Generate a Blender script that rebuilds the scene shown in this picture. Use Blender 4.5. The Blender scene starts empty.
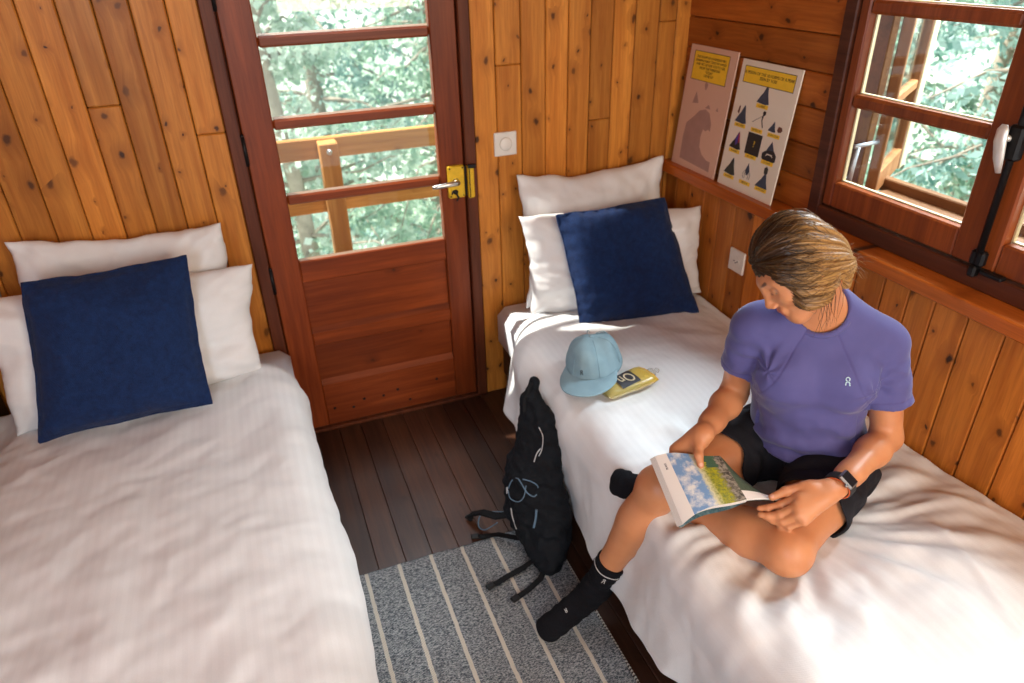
import bpy, bmesh, math, random
import numpy as np
from mathutils import Vector, Matrix

C = bpy.context.scene.collection
PI = math.pi
rnd = random.Random(7)
NR = np.random.RandomState(11)

# ------------------------------------------------------------------ objects
def link(o, parent=None):
    C.objects.link(o)
    if parent is not None:
        o.parent = parent
    return o

def mesh(name, verts, faces, mat, parent=None, smooth=False, col=None, auto=None):
    me = bpy.data.meshes.new(name)
    me.from_pydata([tuple(map(float, v)) for v in verts], [], [tuple(int(i) for i in f) for f in faces])
    me.update()
    if smooth:
        me.polygons.foreach_set('use_smooth', [True] * len(me.polygons))
    if col is not None:           # one colour per face
        a = me.color_attributes.new('bd', 'FLOAT_COLOR', 'CORNER')
        k = 0
        for p, c in zip(me.polygons, col):
            for _ in p.loop_indices:
                a.data[k].color = (c[0], c[1], c[2], 1)
                k += 1
    if mat is not None:
        for m in (mat if isinstance(mat, (list, tuple)) else [mat]):
            me.materials.append(m)
    o = bpy.data.objects.new(name, me)
    return link(o, parent)

def empty(name, loc=(0, 0, 0), parent=None):
    o = bpy.data.objects.new(name, None)
    o.location = loc
    o.empty_display_size = .1
    return link(o, parent)

def tag(o, label=None, cat=None, group=None, kind=None):
    if label: o['label'] = label
    if cat: o['category'] = cat
    if group: o['group'] = group
    if kind: o['kind'] = kind
    return o

def struct(o):
    o['kind'] = 'structure'
    return o

class MB:
    """collects solids into one mesh"""
    def __init__(s):
        s.v = []; s.f = []; s.c = []; s.sm = []
        s.cur = (0.5, 0.5, 0.5)
    def add(s, vs, fs, M=None, smooth=False):
        b = len(s.v)
        if M is not None:
            vs = [M @ Vector(v) for v in vs]
        s.v += [tuple(v) for v in vs]
        for f in fs:
            s.f.append(tuple(b + i for i in f)); s.c.append(s.cur); s.sm.append(smooth)
    def box(s, x0, x1, y0, y1, z0, z1, b=.002, M=None):
        x0, x1 = min(x0, x1), max(x0, x1); y0, y1 = min(y0, y1), max(y0, y1); z0, z1 = min(z0, z1), max(z0, z1)
        b = min(b, (x1 - x0) * .45, (y1 - y0) * .45, (z1 - z0) * .45)
        X = (x0, x1); Y = (y0, y1); Z = (z0, z1); vs = []; idx = {}
        for i in (0, 1):
            for j in (0, 1):
                for k in (0, 1):
                    sx, sy, sz = (1, -1)[i], (1, -1)[j], (1, -1)[k]
                    for a in range(3):
                        p = [X[i] + sx * b, Y[j] + sy * b, Z[k] + sz * b]
                        p[a] = (X[i], Y[j], Z[k])[a]
                        idx[i, j, k, a] = len(vs); vs.append(p)
        fs = []
        for a in range(3):
            for e in (0, 1):
                q = []
                for (m, n) in ((0, 0), (1, 0), (1, 1), (0, 1)):
                    t = [0, 0, 0]; t[a] = e; t[(a + 1) % 3] = m; t[(a + 2) % 3] = n
                    q.append(idx[t[0], t[1], t[2], a])
                fs.append(q if e else q[::-1])
        for a in range(3):          # edges along axis a
            b1, b2 = (a + 1) % 3, (a + 2) % 3
            for m in (0, 1):
                for n in (0, 1):
                    t = [0, 0, 0]; t[b1] = m; t[b2] = n
                    t0 = list(t); t1 = list(t); t0[a] = 0; t1[a] = 1
                    q = [idx[(*t0, b1)], idx[(*t1, b1)], idx[(*t1, b2)], idx[(*t0, b2)]]
                    if (m == n): q = q[::-1]
                    fs.append(q)
        for i in (0, 1):
            for j in (0, 1):
                for k in (0, 1):
                    q = [idx[i, j, k, 0], idx[i, j, k, 1], idx[i, j, k, 2]]
                    if (i + j + k) % 2 == 0: q = q[::-1]
                    fs.append(q)
        s.add(vs, fs, M)
    def tube(s, pts, r, n=10, cap=True, flat=None, up=None):
        pts = [Vector(p) for p in pts]
        rs = r if isinstance(r, (list, tuple)) else [r] * len(pts)
        vs = []; fs = []; prev = None
        for i, p in enumerate(pts):
            t = (pts[min(i + 1, len(pts) - 1)] - pts[max(i - 1, 0)])
            if t.length < 1e-9: t = Vector((0, 0, 1))
            t.normalize()
            if prev is None:
                u = Vector(up) if up is not None else (Vector((0, 0, 1)) if abs(t.z) < .9 else Vector((1, 0, 0)))
            else:
                u = prev
            u = (u - t * u.dot(t)).normalized(); prev = u
            w = t.cross(u)
            fl = flat if flat is not None else 1
            for k in range(n):
                a = 2 * PI * k / n
                vs.append(p + (u * math.cos(a) * fl + w * math.sin(a)) * rs[i])
        for i in range(len(pts) - 1):
            for k in range(n):
                a = i * n + k; b = i * n + (k + 1) % n
                fs.append((a, b, b + n, a + n))
        if cap:
            fs.append(tuple(range(n))[::-1]); fs.append(tuple(range((len(pts) - 1) * n, len(pts) * n)))
        s.add(vs, fs, None, True)
    def lathe(s, prof, n=24, M=None, cap=True):
        vs = []; fs = []
        for (r, z) in prof:
            for k in range(n):
                a = 2 * PI * k / n
                vs.append((r * math.cos(a), r * math.sin(a), z))
        for i in range(len(prof) - 1):
            for k in range(n):
                a = i * n + k; b = i * n + (k + 1) % n
                fs.append((a, b, b + n, a + n))
        if cap:
            fs.append(tuple(range(n))[::-1]); fs.append(tuple(range((len(prof) - 1) * n, len(prof) * n)))
        s.add(vs, fs, M, True)
    def prism(s, poly, d0, d1, M=None):
        """poly in local xy, extruded along local z from d0 to d1"""
        n = len(poly)
        vs = [(p[0], p[1], d0) for p in poly] + [(p[0], p[1], d1) for p in poly]
        fs = [tuple(range(n))[::-1], tuple(range(n, 2 * n))]
        for k in range(n):
            fs.append((k, (k + 1) % n, n + (k + 1) % n, n + k))
        s.add(vs, fs, M)
    def build(s, name, mat, parent=None, smooth=None, col=False):
        o = mesh(name, s.v, s.f, mat, parent, False, s.c if col else None)
        o.data.polygons.foreach_set('use_smooth', s.sm if smooth is None else [smooth] * len(s.f))
        return o

def grid_faces(nu, nv, wrap_u=False):
    fs = []
    for i in range(nu - (0 if wrap_u else 1)):
        for j in range(nv - 1):
            a = i * nv + j; b = ((i + 1) % nu) * nv + j
            fs.append((a, b, b + 1, a + 1))
    return fs

# ------------------------------------------------------------------ noise
_PERM = np.random.RandomState(5).permutation(512)
_PERM = np.concatenate([_PERM, _PERM])
_G = np.random.RandomState(6).rand(512) * 2 - 1
def vnoise(x, y, z=0.0):
    x = np.asarray(x, float); y = np.asarray(y, float); z = np.broadcast_to(np.asarray(z, float), np.broadcast(x, y).shape)
    x, y = np.broadcast_arrays(x, y)
    xi = np.floor(x).astype(int); yi = np.floor(y).astype(int); zi = np.floor(z).astype(int)
    xf = x - xi; yf = y - yi; zf = z - zi
    s = lambda t: t * t * t * (t * (6 * t - 15) + 10)
    u, v, w = s(xf), s(yf), s(zf)
    def h(a, b, c):
        return _G[_PERM[(_PERM[(_PERM[a & 511] + b) & 511] + c) & 511]]
    def L(a, b, t): return a + (b - a) * t
    return L(L(L(h(xi, yi, zi), h(xi + 1, yi, zi), u), L(h(xi, yi + 1, zi), h(xi + 1, yi + 1, zi), u), v),
             L(L(h(xi, yi, zi + 1), h(xi + 1, yi, zi + 1), u), L(h(xi, yi + 1, zi + 1), h(xi + 1, yi + 1, zi + 1), u), v), w)
def fbm(x, y, z=0.0, o=4, g=.5):
    a = 1; f = 1; t = 0
    for i in range(o):
        t = t + a * vnoise(np.asarray(x) * f + 13.7 * i, np.asarray(y) * f + 5.1 * i, np.asarray(z) * f)
        a *= g; f *= 2
    return t
def sstep(a, b, x):
    t = np.clip((np.asarray(x, float) - a) / (b - a), 0, 1)
    return t * t * (3 - 2 * t)

# ------------------------------------------------------------------ materials
class NT:
    def __init__(s, name):
        s.m = bpy.data.materials.new(name); s.m.use_nodes = True
        s.t = s.m.node_tree; s.t.nodes.clear()
        s.out = s.n('ShaderNodeOutputMaterial')
    def n(s, typ, **kw):
        x = s.t.nodes.new(typ)
        for k, v in kw.items(): setattr(x, k, v)
        return x
    def l(s, a, b): s.t.links.new(a, b)
    def set(s, node, key, val):
        i = node.inputs[key]
        if hasattr(val, 'is_output'): s.l(val, i)
        elif isinstance(val, (tuple, list)) and len(val) == 3 and i.type == 'RGBA': i.default_value = (*val, 1)
        else: i.default_value = val
    def math(s, op, a, b=0.0, c=None, clamp=False):
        x = s.n('ShaderNodeMath', operation=op); x.use_clamp = clamp
        s.set(x, 0, a); s.set(x, 1, b)
        if c is not None: s.set(x, 2, c)
        return x.outputs[0]
    def mix(s, f, a, b, blend='MIX'):
        x = s.n('ShaderNodeMix', data_type='RGBA', blend_type=blend)
        s.set(x, 0, f); s.set(x, 6, a); s.set(x, 7, b)
        return x.outputs[2]
    def ramp(s, f, stops, interp='LINEAR'):
        x = s.n('ShaderNodeValToRGB'); x.color_ramp.interpolation = interp
        e = x.color_ramp.elements
        while len(e) < len(stops): e.new(.5)
        for q, (p, c) in zip(e, stops):
            q.position = p
            q.color = (c, c, c, 1) if isinstance(c, (int, float)) else (*c, 1)
        s.set(x, 0, f); return x.outputs[0]
    def noise(s, vec, scale, detail=3, rough=.5, dist=0.0):
        x = s.n('ShaderNodeTexNoise')
        if vec is not None: s.l(vec, x.inputs['Vector'])
        s.set(x, 'Scale', scale); s.set(x, 'Detail', detail); s.set(x, 'Roughness', rough); s.set(x, 'Distortion', dist)
        return x.outputs[0]
    def obj(s): return s.n('ShaderNodeTexCoord').outputs['Object']
    def mapping(s, vec, scale=(1, 1, 1), loc=(0, 0, 0), rot=(0, 0, 0)):
        x = s.n('ShaderNodeMapping'); s.l(vec, x.inputs['Vector'])
        x.inputs['Scale'].default_value = scale; x.inputs['Location'].default_value = loc; x.inputs['Rotation'].default_value = rot
        return x.outputs[0]
    def sep(s, vec):
        x = s.n('ShaderNodeSeparateXYZ'); s.l(vec, x.inputs[0]); return x.outputs
    def comb(s, a, b, c=0.0):
        x = s.n('ShaderNodeCombineXYZ'); s.set(x, 0, a); s.set(x, 1, b); s.set(x, 2, c); return x.outputs[0]
    def bump(s, h, strength=.3, dist=.01):
        x = s.n('ShaderNodeBump'); s.set(x, 'Height', h); s.set(x, 'Strength', strength); s.set(x, 'Distance', dist)
        return x.outputs[0]
    def bsdf(s, color, rough=.5, normal=None, metal=0.0, spec=.5, **kw):
        x = s.n('ShaderNodeBsdfPrincipled')
        s.set(x, 'Base Color', color); s.set(x, 'Roughness', rough); s.set(x, 'Metallic', metal)
        s.set(x, 'Specular IOR Level', spec)
        if normal is not None: s.l(normal, x.inputs['Normal'])
        for k, v in kw.items(): s.set(x, k, v)
        s.l(x.outputs[0], s.out.inputs[0]); return x

def srgb(r, g, b):
    f = lambda c: (c / 255 / 12.92) if c <= 10 else ((c / 255 + .055) / 1.055) ** 2.4
    return (f(r), f(g), f(b))

def plain(name, col, rough=.5, metal=0.0, spec=.5, var=.12, nscale=30, bump=.1, **kw):
    t = NT(name); v = t.obj()
    n = t.noise(v, nscale, 4)
    c = t.mix(n, tuple(x * (1 - var) for x in col), tuple(min(1, x * (1 + var)) for x in col))
    t.bsdf(c, rough, t.bump(n, bump, .002), metal, spec, **kw)
    return t.m

def wood(name, light, dark, across='X', along='Z', knots=.0, rough=.46, spec=.22, tone=(.72, 1.2), knotcol=(.035, .012, .005), gs=1.0, coat=0.0, bumps=.15):
    t = NT(name); v = t.obj()
    at = t.n('ShaderNodeAttribute', attribute_name='bd'); bd = t.sep(at.outputs['Vector'])
    o = t.sep(v); ax = {'X': o[0], 'Y': o[1], 'Z': o[2]}
    third = [a for a in 'XYZ' if a not in (across, along)][0]
    off = t.math('MULTIPLY', bd[1], 53.0)
    a = ax[across]; b = t.math('ADD', ax[along], off)
    kn0 = t.noise(t.comb(a, b), 22, 3)
    kv = t.comb(t.math('MULTIPLY_ADD', kn0, .03, a), t.math('MULTIPLY_ADD', kn0, .02, t.math('MULTIPLY', b, .7)))
    # knots
    vo = t.n('ShaderNodeTexVoronoi', voronoi_dimensions='2D'); t.l(kv, vo.inputs['Vector']); vo.inputs['Scale'].default_value = 10.0
    cell = t.sep(vo.outputs['Color'])
    gate = t.math('LESS_THAN', cell[0], knots)
    size = t.math('MULTIPLY_ADD', t.math('POWER', cell[1], 1.8), .10, .028)
    dn = t.math('DIVIDE', vo.outputs['Distance'], size)
    kn = t.math('MULTIPLY', t.math('SUBTRACT', 1.25, dn, clamp=True), gate, clamp=True)
    kn = t.math('MULTIPLY', t.ramp(kn, [(.1, 0), (.7, 1)]), t.math('MULTIPLY_ADD', cell[2], .5, .5))
    halo = t.math('MULTIPLY', t.math('SUBTRACT', 1.0, t.math('DIVIDE', dn, 4.5), clamp=True), gate)
    # grain bends round the knots
    a2 = t.math('ADD', a, t.math('MULTIPLY', halo, .016))
    gv = t.comb(t.math('MULTIPLY', a2, 1.0 * gs), t.math('MULTIPLY', b, .05 * gs), t.math('ADD', t.math('MULTIPLY', ax[third], .6), t.math('MULTIPLY', bd[2], 11)))
    g1 = t.noise(gv, 28, 5, .6, .5)
    g2 = t.noise(gv, 130, 3, .6, .2)
    lowv = t.comb(a, t.math('MULTIPLY', b, .25), bd[1])
    g3 = t.noise(lowv, 6, 2)
    c = t.mix(t.ramp(g1, [(.32, 0), (.68, 1)]), light, dark)
    c = t.mix(t.math('MULTIPLY', t.ramp(g2, [(.42, 0), (.75, 1)]), .45), c, tuple(x * .6 for x in dark))
    c = t.mix(t.math('MULTIPLY', halo, .75), c, tuple(x * .7 for x in dark))
    tn = t.math('MULTIPLY_ADD', bd[0], tone[1] - tone[0], tone[0])
    tn = t.math('MULTIPLY', tn, t.math('MULTIPLY_ADD', g3, .5, .75))
    c = t.mix(1.0, c, t.comb(tn, tn, tn), 'MULTIPLY')
    c = t.mix(kn, c, knotcol)
    t.bsdf(c, t.math('MULTIPLY_ADD', g1, .25, rough - .12), t.bump(t.math('ADD', g2, g1), bumps, .002), 0.0, spec, **({'Coat Weight': coat * .4, 'Coat Roughness': .25} if coat else {}))
    return t.m

def fabric(name, col, rough=.9, weave=900, stripe=None, var=.06, sheen=.0, bump=.25, axis='X', spec=.2, col2=None, blotch=14):
    t = NT(name); v = t.obj(); o = t.sep(v)
    w1 = t.math('SINE', t.math('MULTIPLY', o[0], weave)); w2 = t.math('SINE', t.math('MULTIPLY', o[1], weave)); w3 = t.math('SINE', t.math('MULTIPLY', o[2], weave))
    h = t.math('ADD', t.math('MULTIPLY', w1, w2), t.math('MULTIPLY', w2, w3))
    n = t.noise(v, blotch, 4); n2 = t.noise(v, 260, 3)
    c2 = col2 or tuple(x * (1 - 2 * var) for x in col)
    c = t.mix(t.math('MULTIPLY_ADD', t.math('ADD', n, n2), 1.6, -1.1, clamp=True), c2, col)
    rg = rough
    if stripe:
        per, amt = stripe
        ss = t.math('SINE', t.math('MULTIPLY', o['XYZ'.index(axis)], 2 * PI / per))
        ss = t.math('GREATER_THAN', ss, 0.0)
        c = t.mix(t.math('MULTIPLY', ss, amt), c, tuple(x * .8 for x in col))
        rg = t.math('MULTIPLY_ADD', ss, .15, rough - .15)
    kw = {}
    if sheen: kw = {'Sheen Weight': sheen, 'Sheen Roughness': .5}
    t.bsdf(c, rg, t.bump(t.math('ADD', t.math('MULTIPLY', h, .25), n2), bump, .0015), 0.0, spec, **kw)
    return t.m
# ================================================================== MATERIALS
PINE = wood('pine_boards', (.64, .255, .042), (.42, .135, .018), 'X', 'Z', knots=.95, coat=.15)
PINE_R = wood('pine_wainscot', (.60, .20, .030), (.40, .11, .013), 'Y', 'Z', knots=.9, coat=.15)
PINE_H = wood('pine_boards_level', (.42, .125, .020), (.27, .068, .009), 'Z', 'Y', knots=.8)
LEDGE = wood('ledge_wood', (.52, .135, .02), (.32, .07, .009), 'Z', 'Y', knots=.3, rough=.3, coat=.3)
DOORW = wood('door_wood', (.27, .054, .012), (.15, .026, .006), 'X', 'Z', knots=.06, rough=.36, tone=(.85, 1.1), coat=.2)
DOORH = wood('door_wood_level', (.27, .054, .012), (.15, .026, .006), 'Z', 'X', knots=.06, rough=.36, tone=(.85, 1.1), coat=.2)
FRAMEW = wood('frame_wood', (.16, .042, .016), (.085, .02, .008), 'X', 'Z', knots=.04, tone=(.85, 1.1))
WINW = wood('window_wood', (.30, .070, .014), (.17, .034, .007), 'Y', 'Z', knots=.03, rough=.34, tone=(.85, 1.1), coat=.2)
WIND = wood('window_frame_wood', (.10, .03, .014), (.055, .016, .008), 'Z', 'Y', knots=.05, rough=.4)
OUTW = wood('outer_window_wood', (.86, .72, .46), (.70, .52, .28), 'Y', 'Z', knots=.05, rough=.5)
FLOORW = wood('floor_wood', (.095, .038, .019), (.040, .014, .008), 'X', 'Y', knots=.12, rough=.40, tone=(.6, 1.25), spec=.45)
DECKW = wood('deck_wood', (.62, .30, .075), (.42, .17, .035), 'Z', 'X', knots=.2, rough=.6)
DARKW = wood('bed_wood', (.05, .02, .011), (.028, .011, .007), 'Z', 'Y', knots=.05)
GAP = plain('gap_dark', (.012, .005, .003), .9)
BLACKMETAL = plain('black_iron', (.012, .012, .013), .45, .6)
CHROME = plain('brushed_metal', (.62, .60, .56), .3, 1.0, nscale=200)
BRASSY = plain('yellow_lacquered_metal', (.72, .44, .02), .35, .25, nscale=60, var=.25)
HANDLEM = plain('pale_handle_metal', (.72, .71, .68), .38, .5)
WHITEPL = plain('white_plastic', (.72, .68, .62), .35, bump=.02)
PALEPIPE = plain('grey_conduit', (.45, .45, .46), .4)

def glass_mat():
    t = NT('window_glass')
    tr = t.n('ShaderNodeBsdfTransparent'); tr.inputs[0].default_value = (.97, .985, .98, 1)
    gl = t.n('ShaderNodeBsdfGlossy'); gl.inputs['Roughness'].default_value = .01
    n = t.noise(t.obj(), 3, 2)
    t.l(t.bump(n, .02, .01), gl.inputs['Normal'])
    lw = t.n('ShaderNodeLayerWeight'); lw.inputs[0].default_value = .5
    fr = t.math('MULTIPLY_ADD', t.math('POWER', lw.outputs['Facing'], 5.0), .9, .03)
    mx = t.n('ShaderNodeMixShader')
    t.l(fr, mx.inputs[0]); t.l(tr.outputs[0], mx.inputs[1]); t.l(gl.outputs[0], mx.inputs[2])
    t.l(mx.outputs[0], t.out.inputs[0]); return t.m
GLASS = glass_mat()

# ================================================================== ROOM
def rc(): return (rnd.random(), rnd.random(), rnd.random())
YB = 2.62; XR = 1.76; XW = 1.715     # back wall face, upper right wall face, wainscot face
XL = -1.06; ZC = 2.45

# floor: boards running towards the door
b = MB()
x = XL - .02; w = .094
while x < 2.0:
    for (y0, y1) in ((-1.6, .35 + rnd.random() * .8), (None, YB + .12)):
        if y0 is None: y0 = yj
        yj = y1
        b.cur = rc(); b.box(x, x + w - .0012, y0 + .0006, y1, -.03, 0, .0015)
    x += w
b.cur = (0, 0, 0); 
floor = struct(b.build('floor', FLOORW, col=True))

b = MB(); b.box(XL - .1, 2.0, -1.6, YB + .13, -.06, -.0305, .001); struct(b.build('trim_8', GAP))      # dark backing added under the floor, blocks light through the gaps
# back wall: upright boards, cut round the door
def vboards(b, edges, z0, z1, joints, d0, d1, place):
    for e0, e1 in zip(edges[:-1], edges[1:]):
        js = [z0] + sorted(z for (u, z) in joints if e0 - .02 < u < e1 - .001) + [z1]
        for a, c in zip(js[:-1], js[1:]):
            b.cur = rc(); place(b, e0 + .0014, e1 - .0014, a + .0006, c - .0006)
b = MB()
FL, FR = -.052, .834          # outside of the door frame
le = [FL - .1 * 0]
e = [FL, -.146, -.246, -.346, -.443, -.546, -.648, -.75, -.852, -.954, -1.06][::-1]
pb = lambda b, u0, u1, z0, z1: b.box(u0, u1, YB, YB + .022, z0, z1, .0038)
vboards(b, e, 0, ZC, [(-.40, 1.414), (-.097, 1.297), (-.60, .95), (-.30, 1.9)], 0, 0, pb)
e2 = [FR, .929, 1.032, 1.133, 1.228, 1.323, 1.42, 1.516, 1.622, 1.70, 1.79]
vboards(b, e2, 0, ZC, [(.975, 1.438), (1.37, 1.20), (1.66, 1.55)], 0, 0, pb)
vboards(b, [FL, .05, .15, .25, .35, .45, .55, .65, .75, FR], 2.06, ZC, [], 0, 0, pb)
b.cur = (0, 0, 0)
struct(b.build('wall_back', PINE, col=True))
b = MB()
b.box(XL - .08, FL + .01, YB + .021, YB + .10, 0, ZC); b.box(FR - .01, XR + .13, YB + .021, YB + .10, 0, ZC); b.box(XL - .10, XL - .021, -1.6, YB + .1, -.03, ZC); b.box(FL, FR, YB + .021, YB + .10, 2.06, ZC)
struct(b.build('trim_1', GAP))         # the dark layer behind the boards
# left wall (mostly outside the frame)
b = MB(); y = -1.6
pl = lambda b, u0, u1, z0, z1: b.box(XL - .022, XL, u0, u1, z0, z1, .0028)
ed = [-1.6 + .1055 * k for k in range(41)]
vboards(b, ed, 0, ZC, [], 0, 0, pl)
struct(b.build('wall_left', PINE_R, col=True))

# right wall: level boards above, wainscot below, window opening y .0..1.80, z 1.0..2.05
WY0, WY1, WZ0, WZ1 = .50, 1.80, 1.0, 2.06
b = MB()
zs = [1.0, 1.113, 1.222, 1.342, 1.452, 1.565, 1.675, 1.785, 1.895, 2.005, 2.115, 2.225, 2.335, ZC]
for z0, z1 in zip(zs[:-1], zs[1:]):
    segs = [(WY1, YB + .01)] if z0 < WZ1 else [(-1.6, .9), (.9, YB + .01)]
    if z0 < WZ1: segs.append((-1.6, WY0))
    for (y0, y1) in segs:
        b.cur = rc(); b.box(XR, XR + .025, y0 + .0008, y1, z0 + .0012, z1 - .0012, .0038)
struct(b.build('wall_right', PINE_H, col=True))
b = MB()
ed = [2.625, 2.535, 2.43, 2.328, 2.226, 2.124, 2.02, 1.918, 1.815, 1.712, 1.61, 1.508, 1.40, 1.31, 1.225, 1.121, 1.016, .914, .81, .706, .6, .5, .4, .3, .2, .1, 0, -.1, -.2, -.3, -1.6][::-1]
pw = lambda b, u0, u1, z0, z1: b.box(XW, XW + .022, u0, u1, z0, z1, .0038)
vboards(b, ed, 0, .975, [], 0, 0, pw)
struct(b.build('wall_right_wainscot', PINE_R, col=True))
b = MB(); b.box(XW + .021, XR + .03, -1.6, YB + .02, 0, .97); b.box(XR + .024, XR + .12, WY1, YB + .1, .97, ZC); b.box(XR + .024, XR + .12, -1.6, WY0, .97, ZC)
b.box(XR + .024, XR + .12, WY0, WY1, WZ1, ZC)
b.box(XR + .024, XR + .14, WY0, WY1, .90, .985)
struct(b.build('trim_2', GAP))
# ledge (cap of the wainscot)
b = MB(); b.cur = (.6, .3, .2)
b.box(1.672, XR + .03, -1.6, YB, .957, 1.0, .004)
struct(b.build('trim_3', LEDGE, col=True))
# ceiling
b = MB(); b.cur = (.5, .5, .5)
y = -1.6
while y < YB + .1:
    b.cur = rc(); b.box(XL - .03, XR + .12, y, y + .103, ZC, ZC + .03, .003); y += .1045
struct(b.build('ceiling', wood('pine_ceiling', (.55, .24, .06), (.38, .14, .03), 'Y', 'X', knots=.3), col=True))

# ================================================================== DOOR
b = MB(); b.cur = (.3, .2, .7)
b.box(FL, -.006, YB - .016, YB + .09, 0, 2.06, .004)
b.box(.789, FR, YB - .012, YB + .09, 0, 2.06, .004)
b.box(-.006, .789, YB - .012, YB + .09, 2.0, 2.06, .004)
b.box(-.03, .012, YB + .0425, YB + .07, 0, 2.0, .002); b.box(.775, .81, YB + .0425, YB + .07, 0, 2.0, .002); b.box(-.02, .80, YB + .035, YB + .06, 1.985, 2.0, .002)
frame = struct(b.build('trim_4', FRAMEW, col=True))
b = MB(); b.cur = (.2, .5, .1); b.box(FL, FR, YB - .012, YB + .09, -.002, .014, .004)
struct(b.build('trim_5', FRAMEW, col=True))         # threshold

D0, D1 = YB + .002, YB + .042
door = struct(empty('door_1', (0, YB, 0)))
door.location = (0, 0, 0)
b = MB()
for (x0, x1) in ((-.002, .105), (.687, .785)):
    b.cur = rc(); b.box(x0, x1, D0, D1, .018, 1.995, .004)
b.build('stiles', DOORW, door, col=True)
b = MB()
for (z0, z1) in ((.70, .79), (.415, .475), (.018, .225), (1.90, 1.995)):
    b.cur = rc(); b.box(.105, .687, D0 + .001, D1, z0, z1, .004)
# sloping sills under the sunk panels
for z in (.475, .225):
    b.cur = rc()
    b.prism([(0, -.012), (.018, .012), (.018, -.012)], .107, .685, Matrix(((0, 0, 1, 0), (1, 0, 0, D0 + .0025), (0, 1, 0, z + .012), (0, 0, 0, 1))))
b.build('rails', DOORH, door, col=True)
b = MB()
for (z0, z1) in ((.475, .70), (.225, .415)):
    b.cur = rc(); b.box(.105, .687, D0 + .018, D1 - .008, z0, z1, .001)
b.build('panels', DOORH, door, col=True)
b = MB()
for z in (1.032, 1.304, 1.572, 1.838):
    b.cur = rc(); b.box(.105, .687, D0 + .003, D1 - .004, z - .019, z + .017, .007)
b.build('glazing_bars', DOORH, door, col=True)
b = MB()
for z0, z1 in ((.788, 1.016), (1.046, 1.288), (1.318, 1.556), (1.586, 1.822), (1.852, 1.902)):
    b.box(.103, .689, D0 + .023, D0 + .027, z0, z1, .0005)
b.build('glass', GLASS, door)
b = MB()
for z in (.790, 1.0495, 1.3215, 1.5895):     # pale putty line on the bars
    b.prism([(0, 0), (.010, 0), (.010, .006)], .107, .685, Matrix(((0, 0, 1, 0), (1, 0, 0, D0 + .0125), (0, 1, 0, z), (0, 0, 0, 1))))
b.build('putty', plain('putty', (.22, .12, .06), .6), door)
b = MB()
for (u, v) in ((.14, .10), (.22, .085), (.27, .115), (.355, .11), (.42, .125), (.60, .135), (.47, .06)):
    b.lathe([(.006, 0), (.006, .0022), (.001, .003)], 10, Matrix.Translation((u, D0 + .001, v)) @ Matrix.Rotation(PI / 2, 4, 'X'))
b.build('nail_plugs', GAP, door)
# lock box with lever handle
lk = MB(); lk.box(.712, .778, D0 - .024, D0, .962, 1.090, .004)
lock = lk.build('lock_box', BRASSY, door)
b = MB(); b.box(.789, .815, YB - .034, YB - .012, .958, 1.088, .004)
struct(b.build('trim_6', BRASSY))
b = MB(); b.box(.788, .822, YB - .0395, YB - .034, 1.078, 1.094, .002); b.box(.7785, .7875, D0 - .020, D0 - .004, .965, 1.085, .002)
b.box(.793, .797, YB - .0355, YB - .034, .962, 1.076, .001)
struct(b.build('trim_7', BLACKMETAL))
b = MB()
b.lathe([(.013, 0), (.013, .006), (.009, .012), (.009, .03)], 18, Matrix.Translation((.742, D0 - .024, 1.030)) @ Matrix.Rotation(PI / 2, 4, 'X'))
b.tube([(.742, D0 - .05, 1.030), (.735, D0 - .054, 1.031), (.70, D0 - .056, 1.030), (.665, D0 - .054, 1.026), (.640, D0 - .050, 1.024)], [.009, .0095, .0085, .0075, .006], 12, flat=1.15)
b.build('handle', CHROME, lock)
b = MB()
b.lathe([(.010, 0), (.010, .004), (.004, .008)], 14, Matrix.Translation((.738, D0 - .024, .988)) @ Matrix.Rotation(PI / 2, 4, 'X'))
b.tube([(.738, D0 - .03, .985), (.745, D0 - .036, .968), (.738, D0 - .034, .955)], .004, 8)
b.tube([(.730, D0 - .026, .995), (.724, D0 - .030, .990), (.722, D0 - .03, .980)], .003, 8)
b.box(.716, .722, D0 - .026, D0 - .0238, .968, .974, .001); b.box(.768, .774, D0 - .026, D0 - .0238, .968, .974, .001); b.box(.716, .722, D0 - .026, D0 - .0238, 1.078, 1.084, .001); b.box(.768, .774, D0 - .026, D0 - .0238, 1.078, 1.084, .001)
b.build('key', BLACKMETAL, lock)
for z in (1.23, .735, 1.72):
    b = MB()
    b.tube([(-.004, YB - .020, z - .05), (-.004, YB - .020, z + .05)], .0055, 10)
    b.lathe([(.0055, 0), (.007, .003), (.003, .010)], 10, Matrix.Translation((-.004, YB - .020, z + .05)))
    b.box(-.004, .003, YB - .018, YB + .004, z - .045, z + .045, .001)
    b.build('hinge', BLACKMETAL, door)

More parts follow.
